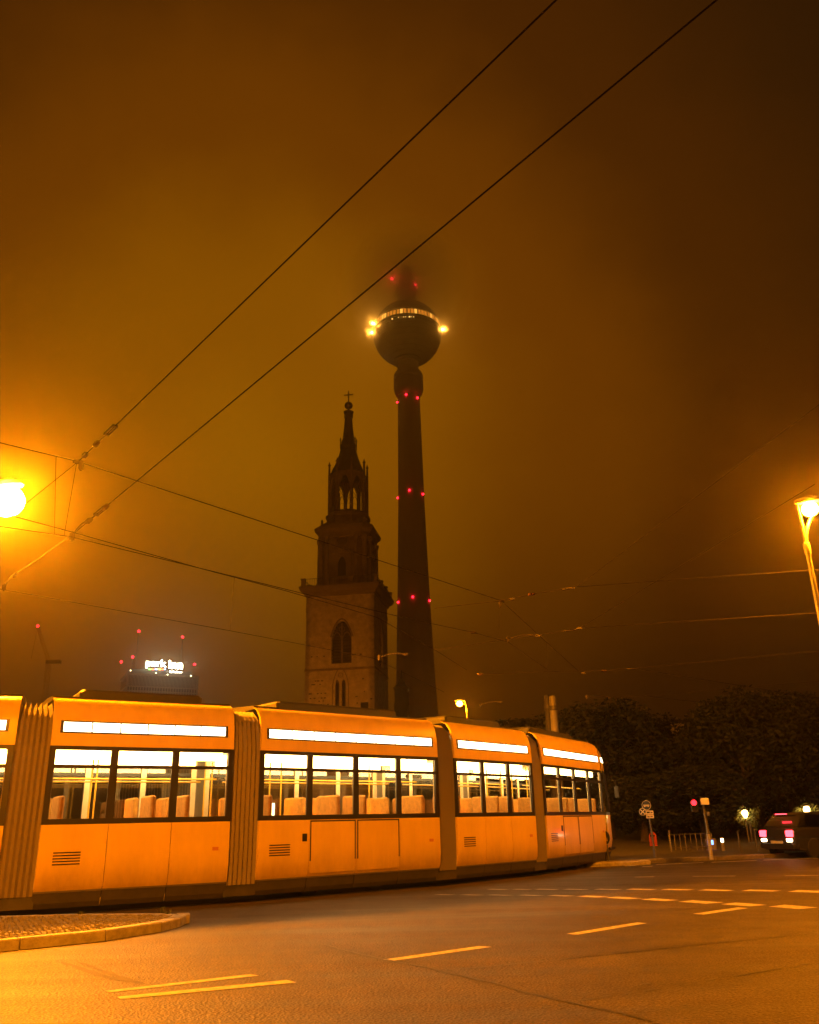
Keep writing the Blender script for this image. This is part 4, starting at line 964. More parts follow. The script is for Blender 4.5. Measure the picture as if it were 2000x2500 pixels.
p = on(A, B, 269, 1049); fitting(w, p, 'turnbuckle', B - A); p = on(A, B, 235, 1083); fitting(w, p, 'insulator', B - A); fitting(w, on(A, B, 207, 1110), 'clamp', B - A)
ca = [atz(-60, 1276, ZW), atz(175, 1311, ZW), atz(500, 1390, ZW), atz(740, 1449, ZW), atz(1000, 1511, ZW), atz(1155, 1544, ZW), atz(1240, 1567, ZW), atz(1337, 1635, ZW)]
cw = wire('contact_wire', 'contact wire crossing below the big arched church window', ca, 0.0085)
cb2 = [atz(25, 1258, ZW), atz(180, 1300, ZW), atz(500, 1390.5, ZW), atz(700, 1443, ZW), atz(920, 1507, ZW), atz(1062, 1587, ZW), atz(1140, 1636, ZW)]
cw2 = wire('contact_wire', 'contact wire merging with another left of the church, then dropping past the shaft', cb2, 0.0085)
fitting(cw, atz(1155, 1544, ZW), 'clamp')
c3 = [atz(-80, 1424, ZW + 0.6), atz(0, 1438, ZW + 0.6), atz(562, 1540, ZW + 0.6), atz(742, 1574, ZW + 0.6), atz(912, 1607, ZW + 0.6), atz(1085, 1690, ZW + 0.6)]
cw3 = wire('contact_wire', 'lowest contact wire passing above the rooftop sign', c3, 0.0085)
A, B = atz(174, 1307, ZW + 0.35), atz(1759, -8, 8.6)
w2 = wire('span_wire', 'lower of the two long diagonal span wires, crossing in front of the cloud', [A, A + (B - A) * 3], 0.0105)
for px, py, k in ((258, 1237, 'insulator'), (245, 1248, 'turnbuckle'), (216, 1271, 'clamp')): fitting(w2, on(A, B, px, py), k, B - A)
def steady(label, P, Q, to, r=0.017):
    """curved steady arm from its wire clamp P up to the pull wire end Q"""
    t = thing('steady_arm', label, 'steady arm', tuple(P), 0, 'steady arms on the contact wires')
    P, Q = Vector(P), Vector(Q); mid = P.lerp(Q, 0.5) + Vector((0, 0, 0.14)); pts = [P * (1 - s) ** 2 + mid * 2 * s * (1 - s) + Q * s * s for s in [k / 8 for k in range(9)]]
    MB().tube(pts, r, 6).build('arm', 'clamp_metal', t, world=True, smooth=True); fitting(t, P, 'clamp', (0, 0, 1)); fitting(t, Q, 'clamp', Q - P); return t
steady('steady arm on the contact wires at the foot of the lower diagonal span wire', atz(176, 1310, ZW + 0.02), atz(218, 1271, ZW + 0.42), None)
steady('steady arm clamped to the lowest contact wire at the left edge', atz(10, 1434, ZW + 0.62), atz(38, 1403, ZW + 0.95), None)
steady('steady arm on the contact wires to the right of the church block', atz(925, 1606, ZW), atz(990, 1598, ZW + 0.1), None)
steady('steady arm at the hub below the first dropper', atz(1240, 1562, ZW + 0.05), atz(1312, 1552, ZW + 0.3), None)
steady('steady arm right of the distant street lamp', atz(1172, 1722, ZW), atz(1222, 1714, ZW + 0.1), None)
steady('steady arm above the dark trees', atz(1432, 1702, ZW), atz(1488, 1703, ZW + 0.1), None)
wire('pull_wire', 'thin lit wire running down to the left edge below the bright lamp', [atz(174, 1307, ZW + 0.35), atz(38, 1403, ZW + 0.95)], 0.006)
wire('pull_wire', 'thin wire from the carrier clamp towards the bright lamp', [J1, atz(30, 1256, ZW + 0.1)], 0.005)
def dropper(label, a, b_):
    wire('dropper', label, [a, b_], 0.0045, group='droppers between the overhead wires')
A, B = Vector(ca[1]), Vector(ca[0])
dropper('dropper hanging from the clamp near the bright lamp', atz(187, 1132, ZM), on(ca[0], ca[1], 157, 1305))
dropper('thin dropper nearest to the bright lamp', on(atz(-160, 1042, ZM), J1, 137, 1114), on(ca[0], ca[1], 133, 1303))
dropper('dropper above the rooftop sign', on(ca[2], ca[3], 572, 1410), on(c3[1], c3[2], 562, 1539))
dropper('dropper under the wire hub above the bend', J2 + Vector((-0.08, 0, -0.1)), on(ca[5], ca[6], 1219, 1560))
dropper('faint dropper above the concrete mast', on(atz(1316, 1551, ZM), atz(1412, 1638, ZM), 1335, 1568), on(ca[6], ca[7], 1337, 1633))
Z6 = ZM
w = wire('span_wire', 'span wire from the wire hub to the right edge', [atz(1061, 1485, Z6), J2, atz(1298, 1451, Z6), atz(1408, 1433, Z6), atz(2060, 1386, Z6 + 0.6)], 0.008)
fitting(w, atz(1298, 1451, Z6), 'insulator', (1, -0.6, 0)); fitting(w, atz(1388, 1437, Z6), 'turnbuckle', (1, -0.6, 0)); fitting(w, atz(1250, 1463, Z6), 'clamp', (1, -0.6, 0))
wire('span_wire', 'long span wire climbing to the right edge above the double lamp', [atz(1408, 1433, Z6), atz(2100, 913, 9.5)], 0.0075)
Z8 = ZW + 0.35
w = wire('span_wire', 'second span wire below the hub reaching the right edge', [atz(1065, 1587, Z8), atz(1240, 1561, Z8), atz(1316, 1551, Z8), atz(1415, 1534, Z8), atz(2060, 1492, Z8 + 0.6)], 0.008)
fitting(w, atz(1316, 1552, Z8), 'clamp', (1, -0.6, 0)); fitting(w, atz(1392, 1539, Z8), 'turnbuckle', (1, -0.6, 0)); fitting(w, atz(1415, 1534, Z8), 'clamp', (1, -0.6, 0))
wire('span_wire', 'span wire climbing to the head of the double lamp', [atz(1415, 1534, Z8), atz(1990, 1182, 9.3)], 0.0075)
w = wire('span_wire', 'level faint span wire above the concrete mast', [atz(1165, 1646, Z8), atz(1337, 1640, Z8), atz(1475, 1637, Z8), atz(1550, 1632, Z8), atz(2060, 1583, Z8 + 0.6)], 0.008)
fitting(w, atz(1172, 1646, Z8), 'insulator', (1, 0, 0)); fitting(w, atz(1425, 1643, Z8), 'clamp', (1, 0, 0)); fitting(w, atz(1475, 1638, Z8), 'insulator', (1, 0, 0)); fitting(w, atz(1540, 1633, Z8), 'turnbuckle', (1, 0, 0))
wire('feeder_wire', 'pale wire sloping gently above the dark tree crowns', [atz(1550, 1632, Z8), atz(2080, 1718, Z8)], 0.010)
wire('feeder_wire', 'pale wire crossing in front of the tallest tree crown', [atz(1440, 1703, Z8), atz(1565, 1698, Z8), atz(2080, 1757, Z8)], 0.010)
wire('feeder_wire', 'lowest faint wire above the trees', [atz(1500, 1706, Z8), atz(2060, 1658, Z8 + 0.4)], 0.007)

# concrete catenary mast with a darker steel mast beside it
for (pxt, pyt, pxb, r, label, m) in ((1349, 1699, 1360, 0.20, 'pale concrete overhead line mast standing behind the tram nose', 'lamp_post'), (1335, 1697, 1345, 0.16, 'dark steel mast close beside the pale concrete mast', 'steel_dark')):
    Y = 48.0 if m == 'lamp_post' else 50.0
    q = aty(pxt, pyt, Y); t = thing('catenary_mast', label, 'mast', (q.x, Y, 0), 0, 'overhead line masts')
    MB().lathe([(r * 1.35, 0), (r * 1.25, 0.6), (r * 1.15, 0.7), (r, q.z - 0.1), (r * 0.8, q.z)], 12).build('post', m, t, smooth=True)
    MB().lathe([(r * 1.1, q.z - 0.8), (r * 1.25, q.z - 0.75), (r * 1.25, q.z - 0.6), (r * 1.1, q.z - 0.55)], 12).build('band', 'galvanised', t)
    MB().lathe([(r * 1.9, 0), (r * 1.9, 0.25), (r * 1.5, 0.32)], 12).build('footing', 'granite', t)
# ------------------------------------------------------------------ trees
def make_crown(seed, H, Rr, n_clump, per, leaf, z0):
    rnd = random.Random(seed); m = MB(); V, F = m.v, m.f
    for c in range(n_clump):
        a = rnd.uniform(0, 2 * PI); t = rnd.random(); zz = z0 + (H - z0) * (0.08 + 0.86 * t)
        prof = math.sin(PI * (0.12 + 0.80 * t)) ** 0.7
        rr = Rr * prof * math.sqrt(rnd.uniform(0.15, 1.0)); cx, cy_ = rr * math.cos(a), rr * math.sin(a); cs = Rr * rnd.uniform(0.20, 0.36)
        for k in range(per):
            d = Vector((rnd.gauss(0, 1), rnd.gauss(0, 1), rnd.gauss(0, 0.8))); d = d.normalized() * cs * rnd.uniform(0.45, 1.08)
            p = Vector((cx, cy_, zz)) + d; p.z = min(max(p.z, z0 - 0.4), H + 0.3)
            u = Vector((rnd.gauss(0, 1), rnd.gauss(0, 1), rnd.gauss(0, 0.6))).normalized(); w = u.cross(Vector((rnd.gauss(0, 1), rnd.gauss(0, 1), rnd.gauss(0, 1)))).normalized()
            s = leaf * rnd.uniform(0.6, 1.3); o = len(V)
            V += [tuple(p - u * s), tuple(p + w * s * 0.5), tuple(p + u * s), tuple(p - w * s * 0.5)]; F.append((o, o + 1, o + 2, o + 3))
    return m
def make_trunk(seed, H, Rr, z0, r0):
    rnd = random.Random(seed); m = MB(); m.tube([(0, 0, 0), (0.05, 0.02, z0 * 0.6), (0.1, -0.05, z0 + 0.4), (0.1, 0, H * 0.72)], [r0 * 1.3, r0, r0 * 0.8, r0 * 0.2], 9)
    for k in range(7):
        a = k * 2.4 + rnd.uniform(-.3, .3); z = z0 + (H - z0) * rnd.uniform(0.0, 0.4); e = Vector((math.cos(a) * Rr * 0.75, math.sin(a) * Rr * 0.75, z + (H - z) * rnd.uniform(0.35, 0.7)))
        s = Vector((0.08, 0, z)); m.tube([s, s.lerp(e, 0.5) + Vector((0, 0, -0.2)), e], [r0 * 0.45, r0 * 0.28, r0 * 0.08], 6)
    return m
KIND = []
for sd, H_, R_ in ((1, 10.6, 4.6), (2, 9.2, 4.2), (3, 8.0, 3.8)):
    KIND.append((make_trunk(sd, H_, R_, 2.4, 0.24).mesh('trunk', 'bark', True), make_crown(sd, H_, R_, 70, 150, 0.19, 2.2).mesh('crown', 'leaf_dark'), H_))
TREES = [(1250, 1772, 92, 2, 'small dark tree top just right of the distant street lamp'), (1310, 1768, 74, 2, 'low dark tree beside the concrete mast'), (1385, 1742, 66, 1, 'dark tree directly right of the concrete mast'),
         (1462, 1722, 60, 1, 'tallest tree of the left clump behind the tram nose'), (1545, 1745, 64, 0, 'rounded dark tree above the round road signs'), (1615, 1815, 60, 2, 'lower dark tree just left of the columned building'),
         (1790, 1716, 58, 1, 'dark tree just right of the columned building'), (1812, 1690, 64, 0, 'tallest dark tree right of the columned building'), (1893, 1708, 60, 1, 'broad dark tree between the two lit saplings'), (1960, 1706, 66, 0, 'dark tree above the right sapling'), (2045, 1722, 60, 0, 'dark tree cut by the right edge'), (1700, 1880, 54, 2, 'low dark tree behind the red signal'), (1560, 1900, 52, 2, 'low dark tree behind the round road signs')]
for px, py, Y, k, label in TREES:
    q = aty(px, py, Y); tm, cm, H_ = KIND[k]; t = thing('tree', label, 'tree', (q.x, Y, 0.12), random.uniform(0, 6.28), 'dark trees beyond the road')
    s = (q.z - 0.12) / H_; sx = max(s, 0.82) * random.uniform(0.95, 1.1); t.scale = (sx, sx, s)
    link('trunk', tm, t); link('crown', cm, t)
# hedge and shrub mass added under the trees to block the low sky
hd = MB(); rnd = random.Random(5)
for k in range(26000):
    x = rnd.uniform(4, 48); y = 66 + rnd.uniform(-1.4, 1.4) + 0.12 * x; z = 0.1 + 3.6 * rnd.random() ** 0.8 + 0.5 * math.sin(x * 0.9) + 0.3 * math.sin(x * 2.3)
    p = Vector((x, y, max(0.1, z))); u = Vector((rnd.gauss(0, 1), rnd.gauss(0, 1), rnd.gauss(0, 1))).normalized(); w = u.cross(Vector((rnd.gauss(0, 1), rnd.gauss(0, 1), rnd.gauss(0, 1)))).normalized(); s = rnd.uniform(0.10, 0.24)
    hd.quad(p - u * s, p + w * s * 0.6, p + u * s, p - w * s * 0.6)
tag(hd.build('sky_block_hedge', 'leaf_dark'), 'dense dark shrubbery added below the tree crowns to block the sky', 'shrubbery', kind='stuff')

# pale building with tall columns glimpsed between the trees
q0, q1 = aty(1650, 1764, 105), aty(1720, 1764, 105)
bl = thing('columned_building', 'pale building with tall dark window strips between the tree crowns', 'building', (q0.x, 105, 0), math.radians(12))
bwid = 16.0; zt = q0.z
MB().box(0, bwid, 0.6, 14, 0, zt - 1.0).build('wall', 'dark_opening', bl)
pil = MB().box(-0.28, 0.28, 0, 0.6, 0, zt - 1.0).mesh('pilaster', 'pale_render')
for k in range(15): link('pilaster', pil, bl, (k * bwid / 14, 0, 0))
MB().box(-0.4, bwid + 0.4, -0.15, 0.75, zt - 1.0, zt - 0.1).build('frieze', 'pale_render', bl); MB().box(-0.9, bwid + 0.9, -0.9, 14.5, zt - 0.1, zt + 0.25).build('roof_slab', 'roof_grey', bl)

# two saplings with lanterns among their leaves
for i, (px, py, bx, by, label, lab2) in enumerate(((1826, 1992, 1828, 2078, 'lit sapling right of the red signal', 'glowing lantern inside the sapling right of the red signal'), (1975, 1985, 1984, 2076, 'lit sapling near the right edge', 'glowing lantern inside the sapling near the right edge'))):
    Y = 47.0 if i == 0 else 45.0; q = aty(px, py - 12, Y)
    t = thing('sapling', label, 'tree', (q.x, Y, 0.12), 0, 'saplings with lanterns')
    Hs = q.z - 0.12 + 0.25; MB().tube([(0, 0, 0), (0.02, 0, Hs * 0.5), (0, 0, Hs * 0.9)], [0.045, 0.035, 0.012], 7).build('trunk', 'bark', t, smooth=True)
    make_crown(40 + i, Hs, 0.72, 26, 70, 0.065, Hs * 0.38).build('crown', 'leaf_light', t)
    l = aty((1819, 1970)[i], (1987, 1978)[i], Y - 0.55); lt = thing('park_lantern', lab2, 'lantern', (l.x, Y - 0.55, 0.12), 0, 'park lanterns'); zz = l.z - 0.12
    MB().tube([(0, 0, 0), (0, 0, zz - 0.2)], [0.045, 0.035], 8).build('post', 'steel_dark', lt, smooth=True)
    MB().lathe([(0.06, zz - 0.2), (0.13, zz - 0.08), (0.15, zz + 0.05), (0.11, zz + 0.16), (0.05, zz + 0.18)], 14).build('globe', 'lantern_globe', lt, smooth=True)
    MB().lathe([(0.17, zz + 0.185), (0.10, zz + 0.25), (0.02, zz + 0.28)], 14).build('cap', 'steel_dark', lt, smooth=True)
    point_light('lantern_light', (0.05, 0.24, zz - 0.05), 60, (1, 0.55, 0.14), 0.1, lt)

# ------------------------------------------------------------------ signs, signal, bin, railings
def disc(mb, r, y0, y1, c, n=28): return mb.lathe([(0.001, y0), (r, y0), (r, y1), (0.001, y1)], n, M=TR(*c) @ Matrix.Rotation(PI / 2, 4, 'X'))
sp = atz(1602, 2096, 0.12); sy = sp.y
def facing(p): return math.atan2(-p.x, p.y) * 1.0
sgn = thing('bus_lane_sign', 'post with a round blue sign, a crossed round sign and white plates', 'road sign', (sp.x, sp.y, 0.12), -math.atan2(sp.x, sp.y))
def zat(px, py, y): return aty(px, py, y).z - 0.12
ks_ = FPX / (sy * _c)  # pixels per metre here, roughly
tilt = -0.035
MB().tube([(0, 0.03, 0), (-0.10, 0.03, zat(1580, 1953, sy))], 0.030, 8).build('post', 'galvanised', sgn, smooth=True)
zs1 = zat(1578, 1966, sy); r1 = 11.2 / ks_ * 1.0
cx1 = -0.12
b = MB(); disc(b, r1 * 1.0, -0.012, 0.0, (cx1, 0, zs1)); rs = b.build('round_sign', 'sign_white_face', sgn)
b = MB(); disc(b, r1 * 0.90, 0.002, 0.008, (cx1, 0, zs1)); b.build('sign_face', 'sign_blue_face', rs)
b = MB(); b.box(cx1 - r1 * .62, cx1 + r1 * .62, -0.016, -0.010, zs1 - r1 * .22, zs1 + r1 * .16)
b.box(cx1 - r1 * .50, cx1 - r1 * .26, -0.016, -0.010, zs1 - r1 * .36, zs1 - r1 * .22); b.box(cx1 + r1 * .26, cx1 + r1 * .50, -0.016, -0.010, zs1 - r1 * .36, zs1 - r1 * .22); b.build('bus_symbol', 'sign_white_face', rs)
b = MB()
for k in range(4): b.box(cx1 - r1 * (.54 - k * .28), cx1 - r1 * (.34 - k * .28), -0.019, -0.0165, zs1 - r1 * .02, zs1 + r1 * .11)
b.build('bus_windows', 'sign_blue_face', rs)
zs2 = zat(1568, 1982, sy); r2 = 8.6 / ks_; cx2 = cx1 - 10.5 / ks_
b = MB(); disc(b, r2, 0.004, 0.016, (cx2, -0.02, zs2)); ns = b.build('crossed_sign', 'sign_white_face', sgn)
b = MB(); disc(b, r2 * 0.86, 0.018, 0.022, (cx2, -0.02, zs2)); b.build('sign_face', 'sign_blue_face', ns)
b = MB()
for a in (PI / 4, -PI / 4): b.box(-r2 * .86, r2 * .86, -0.048, -0.043 - 0.002 * (a > 0), -r2 * .12, r2 * .12, TR(cx2, 0, zs2) @ Matrix.Rotation(a, 4, 'Y'))
b.build('cross_bars', 'sign_white_face', ns)
for (pya, pyb, lab) in ((1979, 1989, 0), (1990, 1998, 1)):
    za, zb = zat(1584, pya, sy), zat(1584, pyb, sy); x0, x1 = cx1 - 3.5 / ks_, cx1 + 15 / ks_
    b = MB(); b.box(x0, x1, -0.026, -0.012, zb, za); pl_ = b.build('plate', 'sign_white_face', sgn)
    b = MB(); w_ = x1 - x0; h_ = za - zb
    if lab == 0: b.box(x0 + .12 * w_, x0 + .52 * w_, -0.030, -0.027, zb + .35 * h_, zb + .75 * h_); b.box(x0 + .62 * w_, x0 + .88 * w_, -0.030, -0.027, zb + .35 * h_, zb + .6 * h_)
    else: b.box(x0 + .15 * w_, x0 + .45 * w_, -0.030, -0.027, zb + .3 * h_, zb + .6 * h_); b.box(x0 + .55 * w_, x0 + .85 * w_, -0.030, -0.027, zb + .45 * h_, zb + .7 * h_)
    b.build('plate_symbol', 'sign_black', pl_)
# orange litter bin on the kerb beside the sign post
lb = atz(1603, 2096, 0.12); zt = zat(1600, 2031, sy)
bn = thing('litter_bin', 'orange litter bin with rounded hood beside the round road signs', 'litter bin', (lb.x + 0.02, lb.y + 0.25, 0.12), -math.atan2(lb.x, lb.y))
zb_ = zat(1600, 2066, sy)
prof = [(-0.125, zb_), (-0.125, zb_ + (zt - zb_) * .62)] + [(-0.125 * math.cos(k * PI / 8), zb_ + (zt - zb_) * (.62 + .38 * math.sin(k * PI / 8))) for k in range(1, 8)] + [(0.125, zb_ + (zt - zb_) * .62), (0.125, zb_)]
b = MB(); b.prism(prof, -0.17, 0.17, Matrix.Rotation(PI / 2, 4, 'X')); b.build('hood', 'bin_orange', bn)
b = MB(); b.box(-0.08, 0.08, -0.176, -0.172, zb_ + (zt - zb_) * .66, zb_ + (zt - zb_) * .78); b.build('slot', 'sign_black', bn)
MB().tube([(0, 0.1, 0), (0, 0.1, zb_ + 0.1)], 0.04, 8).build('post', 'galvanised', bn)
# traffic signal
tp_ = atz(1738, 2099, 0.12); ty = tp_.y; kk = FPX / (ty * _c)
ts = thing('traffic_signal', 'slim signal post with a red light and a pale box on top', 'traffic signal', (tp_.x, ty, 0.12), -math.atan2(tp_.x, ty))
zt = zat(1705, 1950, ty); ztop = zat(1712, 1962, ty)
MB().tube([(0, 0, 0), (0, 0, 0.75)], [0.062, 0.058], 10).build('post_foot', 'lamp_post', ts, smooth=True)
MB().tube([(0, 0, 0.75), (-0.04, 0, ztop + 0.1)], [0.05, 0.042], 10).build('post', 'galvanised', ts, smooth=True)
MB().bevbox(-0.11, 0.16, -0.13, 0.05, zat(1710, 1965, ty), zat(1710, 1949, ty), 0.02).build('control_box', 'sign_white_face', ts)
hz0, hz1 = zat(1695, 1982, ty), zat(1695, 1953, ty); hx = -0.31
hou = MB().bevbox(hx - 0.11, hx + 0.11, -0.10, 0.10, hz0, hz1, 0.03).build('signal_housing', 'signal_black', ts)
for k, (pz, m_) in enumerate(((0.76, 'signal_red'), (0.26, 'signal_off'))):
    zc_ = hz0 + (hz1 - hz0) * pz; b = MB(); disc(b, 0.083, 0.0, 0.012, (hx, -0.10, zc_), 18); b.build('signal_lens', m_, hou)
    b = MB(); b.loft([[Vector((hx + r * math.cos(a_), yy, zc_ + r * math.sin(a_))) for a_ in [PI * j / 10 for j in range(11)] for r in (0.1,)] for yy in (-0.10, -0.22)], caps=False, closed=False); b.build('visor', 'signal_black', hou)
MB().tube([(hx + 0.1, 0, hz1 - 0.1), (-0.04, 0, hz1 - 0.1)], 0.02, 6).build('bracket', 'signal_black', ts)
MB().bevbox(0.03, 0.13, -0.07, 0.06, zat(1715, 1992, ty), zat(1715, 1982, ty), 0.01).build('push_box', 'galvanised', ts)
# keep-right sign on a small island by the tram nose
kp = atz(1494, 2112, 0); ky = kp.y - 0.4
ki = thing('small_island', 'small kerbed refuge carrying the arrow sign by the tram nose', 'traffic island', (kp.x, ky, 0), math.radians(20))
b = MB(); b.bevbox(-1.2, 1.15, -0.34, 0.34, 0, 0.13, 0.03); b.build('kerb', 'granite', ki); MB().box(-1.0, 0.95, -0.22, 0.22, 0.125, 0.14).build('paving', 'cobble', ki)
kr = thing('arrow_sign', 'round keep right sign with a white arrow in front of the tram nose', 'road sign', (kp.x - 0.2, ky, 0.14), -math.atan2(kp.x, ky) - 0.85)
zc_ = aty(1481, 2045, ky).z - 0.14; rr = 0.215
MB().tube([(0, 0.03, 0), (0, 0.03, zc_ + rr)], 0.03, 8).build('post', 'galvanised', kr, smooth=True)
b = MB(); disc(b, rr, -0.012, 0.0, (0, 0, zc_)); b.build('sign_rim', 'sign_white_face', kr)
b = MB(); disc(b, rr * .93, 0.002, 0.008, (0, 0, zc_)); b.build('sign_face', 'sign_blue_face', kr)
M = TR(0, -0.012, zc_) @ Matrix.Rotation(math.radians(45), 4, 'Y')
b = MB(); b.box(-rr * .62, rr * .30, -0.004, 0.0, -rr * .11, rr * .11, M); b.prism([(rr * .25, -rr * .34), (rr * .72, 0), (rr * .25, rr * .34)], 0.0, 0.004, M @ Matrix.Rotation(PI / 2, 4, 'X')); b.build('arrow', 'sign_white_face', kr)
# railing, posts and small lit things on the far pavement
for i in range(9):
    p = atz(1638 + i * 13, 2078 - i * 0.5, 0.12); 
    if i == 0:
        rail_t = thing('railing', 'low metal railing behind the red signal post', 'railing', (p.x, p.y, 0.12)); r0_ = p
    MB().tube([(p.x - r0_.x, p.y - r0_.y, 0), (p.x - r0_.x, p.y - r0_.y, 0.62)], 0.016, 6).build('baluster', 'steel_dark', rail_t)
    r_end = p
for zz in (0.62, 0.12): MB().tube([(0, 0, zz), (r_end.x - r0_.x, r_end.y - r0_.y, zz)], 0.018, 6).build('handrail', 'steel_dark', rail_t)
p = atz(1767, 2078, 0.12); t = thing('bollard_light', 'short bollard with a lit white top right of the red signal', 'bollard', (p.x, p.y, 0.12)); hz = aty(1765, 2046, p.y).z - 0.12
MB().lathe([(0.07, 0), (0.07, hz - 0.16), (0.055, hz - 0.15)], 10).build('post', 'lamp_post', t, smooth=True); MB().lathe([(0.055, hz - 0.15), (0.055, hz - 0.02)], 10).build('lens', 'small_white_lamp', t); MB().lathe([(0.075, hz - 0.018), (0.07, hz + 0.02), (0.02, hz + 0.03)], 10).build('cap', 'lamp_post', t)
p = atz(1738, 2074, 0.12); t = thing('blue_sign_light', 'small box with a blue sign light behind the signal post', 'sign light', (p.x, p.y, 0.12), -0.3); hz = aty(1738, 2046, p.y).z - 0.12
MB().bevbox(-0.22, 0.22, -0.15, 0.15, 0, hz, 0.03).build('cabinet', 'steel_dark', t); MB().box(-0.13, 0.10, -0.158, -0.152, hz - 0.25, hz - 0.08).build('screen', 'blue_sign_glow', t)  # blue sign light built as a box with a glowing panel
p = atz(1898, 2072, 0.12); t = thing('lit_pillar', 'small pillar with a lit panel between the two saplings', 'pillar', (p.x, p.y, 0.12)); hz = aty(1897, 2037, p.y).z - 0.12
MB().bevbox(-0.10, 0.10, -0.08, 0.08, 0, hz, 0.02).build('body', 'steel_dark', t); MB().box(-0.07, 0.07, -0.088, -0.082, hz - 0.28, hz - 0.03).build('panel', 'small_white_lamp', t)
for i, (px, top, lab) in enumerate(((1640, 2030, 'thin dark post nearest the litter bin'), (1808, 2032, 'thin dark post between the bollard light and the sapling'), (1850, 2026, 'tall thin post right of the first sapling'), (1944, 2026, 'thin post left of the right sapling'))):
    p = atz(px, 2079, 0.12); t = thing('barrier_post', lab, 'post', (p.x, p.y, 0.12), 0, 'thin posts on the far pavement'); hz = aty(px, top, p.y).z - 0.12
    MB().tube([(0, 0, 0), (0, 0, hz)], 0.03, 8).build('shaft', 'galvanised', t, smooth=True); MB().sphere((0, 0, hz), 0.045, 8, 6).build('knob', 'galvanised', t, smooth=True)
# backlit stop pillar and lamps beyond the tram, seen through its windows
p = aty(655, 1985, 44); t = thing('stop_pillar', 'backlit white stop pillar beyond the tram windows', 'stop sign', (p.x, 44, 0), -math.atan2(p.x, 44))
MB().tube([(0, 0, 0), (0, 0, p.z + 0.3)], 0.05, 8).build('post', 'galvanised', t); MB().bevbox(-0.34, 0.34, -0.08, 0.08, p.z - 0.55, p.z + 0.5, 0.02).build('box', 'steel_dark', t); MB().box(-0.30, 0.30, -0.088, -0.082, p.z - 0.5, p.z + 0.45).build('panel', 'small_white_lamp', t)

# ------------------------------------------------------------------ car
cp_ = aty(1900, 2050, 31.6)
car = thing('car', 'dark hatchback with red tail lamps lit driving away at the right edge', 'car', (cp_.x + 1.75, 32.3, 0), ang + 0.08)
car.location.z = 0.006
def rrect(x, w, z0, z1, r=0.12, n=4):
    pts = []
    for cxs, czs, a0 in ((1, 1, 0), (-1, 1, PI / 2), (-1, -1, PI), (1, -1, 1.5 * PI)):
        for k in range(n + 1):
            a = a0 + k * PI / 2 / n; rr_ = min(r, (z1 - z0) / 2.05, w * 0.9)
            pts.append(Vector((x, cxs * (w - rr_) + rr_ * math.cos(a), (z1 - rr_ if czs > 0 else z0 + rr_) + rr_ * math.sin(a))))
    return pts
b = MB(); b.loft([rrect(-2.05, .66, .38, .80), rrect(-2.0, .78, .28, .92), rrect(-1.7, .86, .22, .98), rrect(-1.0, .89, .20, .97), rrect(0, .89, .20, .95), rrect(1.0, .88, .20, .92), rrect(1.6, .86, .22, .84), rrect(1.95, .78, .28, .74), rrect(2.08, .62, .36, .64)]); b.build('body', 'car_paint', car, smooth=True)
b = MB(); b.loft([rrect(-1.78, .74, .95, 1.02, .03), rrect(-1.45, .64, .93, 1.40), rrect(-1.1, .62, .93, 1.46), rrect(-.1, .62, .92, 1.47), rrect(.35, .62, .91, 1.40), rrect(1.08, .74, .88, .93, .02)]); b.build('cabin', 'car_paint', car, smooth=True)
b = MB(); b.quad((-1.735, -.60, 1.03), (-1.735, .60, 1.03), (-1.482, .52, 1.37), (-1.482, -.52, 1.37)); b.build('rear_window', 'car_glass', car)
for s in (-1, 1):
    for x0, x1, x2, x3 in ((-1.35, -.55, -.50, -1.2), (-.45, .45, .2, -.40)):
        b = MB(); b.quad((x0, s * .685, 1.0), (x1, s * .690, .99), (x2, s * .628, 1.38), (x3, s * .628, 1.38)); b.build('side_window', 'car_glass', car)
    for xw in (-1.28, 1.30):
        w = MB().lathe([(0.17, -0.10), (0.29, -0.10), (0.315, -0.07), (0.315, 0.07), (0.29, 0.10), (0.17, 0.10)], 22, M=TR(xw, s * .80, 0.315) @ Matrix.Rotation(PI / 2, 4, 'X')).build('wheel', 'tyre', car, smooth=True)
        MB().lathe([(0.02, -0.085), (0.19, -0.09), (0.19, 0.09), (0.02, 0.085)], 16, M=TR(xw, s * .805, 0.315) @ Matrix.Rotation(PI / 2, 4, 'X')).build('rim', 'rim', w)
    b = MB(); b.loft([rrect(-2.055, .15, .68, .88, .04), rrect(-1.95, .15, .66, .90, .04)], M=TR(0, s * .58, 0)); b.build('tail_lamp', 'tail_red', car)
    b = MB(); b.loft([rrect(-2.062, .12, .52, .62, .03), rrect(-1.9, .12, .52, .62, .03)], M=TR(0, s * .56, 0)); b.build('rear_indicator', 'indicator', car)
    b = MB(); b.loft([rrect(1.9, .15, .55, .70, .04), rrect(2.06, .12, .57, .68, .04)], M=TR(0, s * .52, 0)); b.build('headlamp', 'headlamp', car)
    b = MB(); b.bevbox(.62, .76, s * .90 - .09, s * .90 + .09, .94, 1.06, .02); b.build('wing_mirror', 'car_paint', car)
MB().box(-1.70, -1.62, -.22, .22, 1.395, 1.42).build('brake_light', 'tail_red', car)
MB().box(-2.072, -2.055, -.26, .26, .44, .55).build('number_plate', 'plate_white', car)
b = MB(); b.loft([rrect(-2.10, .72, .30, .46, .06), rrect(-1.9, .82, .28, .48, .06)]); b.build('rear_bumper', 'dark_trim', car)

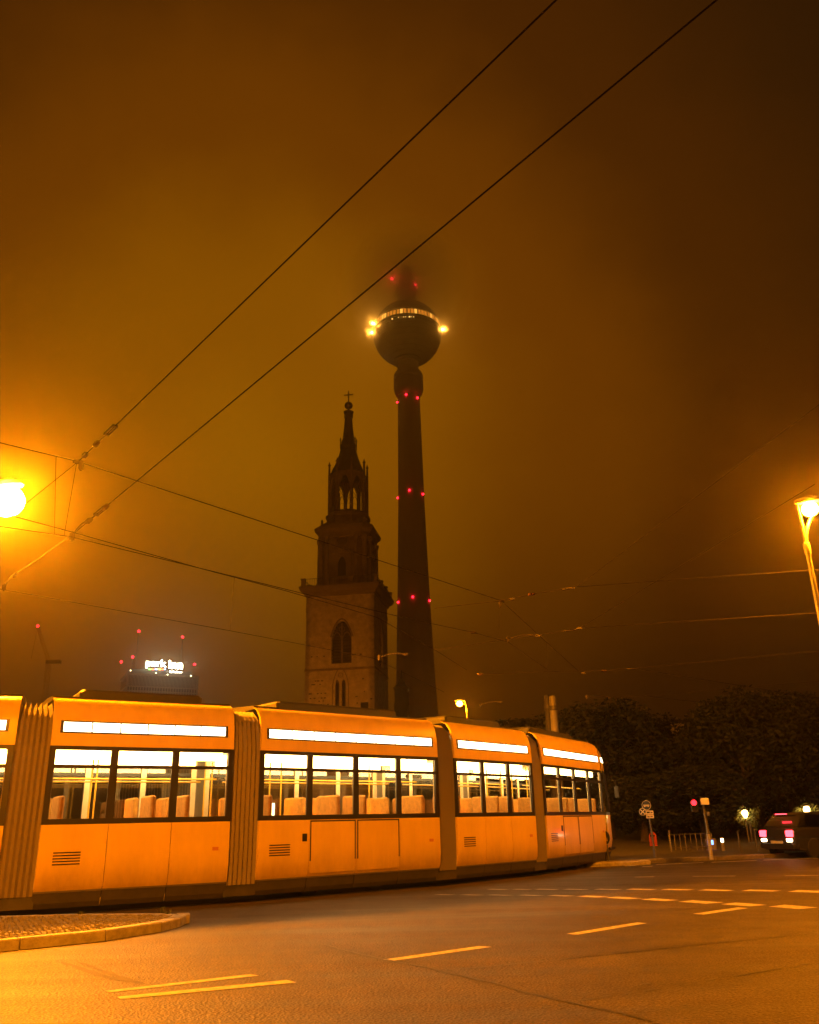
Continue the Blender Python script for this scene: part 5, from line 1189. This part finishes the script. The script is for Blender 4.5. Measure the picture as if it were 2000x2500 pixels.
# ------------------------------------------------------------------ haze and the low cloud that hides the tower top
def volume_mat(name, density, aniso, col=(1, 1, 1)):
    m = bpy.data.materials.new(name); m.use_nodes = True; t = m.node_tree; t.nodes.clear()
    o = t.nodes.new('ShaderNodeOutputMaterial'); v = t.nodes.new('ShaderNodeVolumePrincipled'); v.inputs['Color'].default_value = (*col, 1); v.inputs['Density'].default_value = density; v.inputs['Anisotropy'].default_value = aniso
    t.links.new(v.outputs[0], o.inputs['Volume']); MATS[name] = m; return m, t, v
volume_mat('haze_air', 0.0005, 0.91, (0.98, 0.94, 0.86))
hz_ = MB(); hz_.box(-420, 520, -60, 820, -1, 300)
o = hz_.build('haze', None); o.data.materials.append(MATS['haze_air']); tag(o, 'thin night haze filling the whole place', 'haze', kind='stuff')
m, t, v = volume_mat('cloud_vapour', 0.0, 0.94, (1, 1, 1))
tcn = t.nodes.new('ShaderNodeTexCoord'); vl = t.nodes.new('ShaderNodeVectorMath'); vl.operation = 'LENGTH'
mpn = t.nodes.new('ShaderNodeMapping'); mpn.inputs['Location'].default_value = (0, 0, 0); mpn.inputs['Scale'].default_value = (1 / 34, 1 / 34, 1 / 36)
rg = t.nodes.new('ShaderNodeMapRange'); rg.interpolation_type = 'SMOOTHSTEP'; rg.inputs['From Min'].default_value = 1.0; rg.inputs['From Max'].default_value = 0.25; rg.inputs['To Min'].default_value = 0.0; rg.inputs['To Max'].default_value = 0.11
nn = t.nodes.new('ShaderNodeTexNoise'); nn.inputs['Scale'].default_value = 0.03; nn.inputs['Detail'].default_value = 2
mm = t.nodes.new('ShaderNodeMath'); mm.operation = 'MULTIPLY'; rn = t.nodes.new('ShaderNodeMapRange'); rn.inputs['From Min'].default_value = 0.3; rn.inputs['From Max'].default_value = 0.7; rn.inputs['To Min'].default_value = 0.6; rn.inputs['To Max'].default_value = 1.4
t.links.new(tcn.outputs['Object'], mpn.inputs[0]); t.links.new(mpn.outputs[0], vl.inputs[0]); t.links.new(vl.outputs['Value'], rg.inputs['Value'])
t.links.new(tcn.outputs['Object'], nn.inputs['Vector']); t.links.new(nn.outputs['Fac'], rn.inputs['Value']); t.links.new(rg.outputs[0], mm.inputs[0]); t.links.new(rn.outputs[0], mm.inputs[1]); t.links.new(mm.outputs[0], v.inputs['Density'])
cl = MB(); cl.sphere((0, 0, 0), 34.5, 32, 20, 1.06); o = cl.build('low_cloud', None, loc=(TVX, TVY - 6, ZC + 22)); o.data.materials.append(m)
tag(o, 'low cloud swallowing the top of the broadcasting tower', 'cloud', kind='stuff')
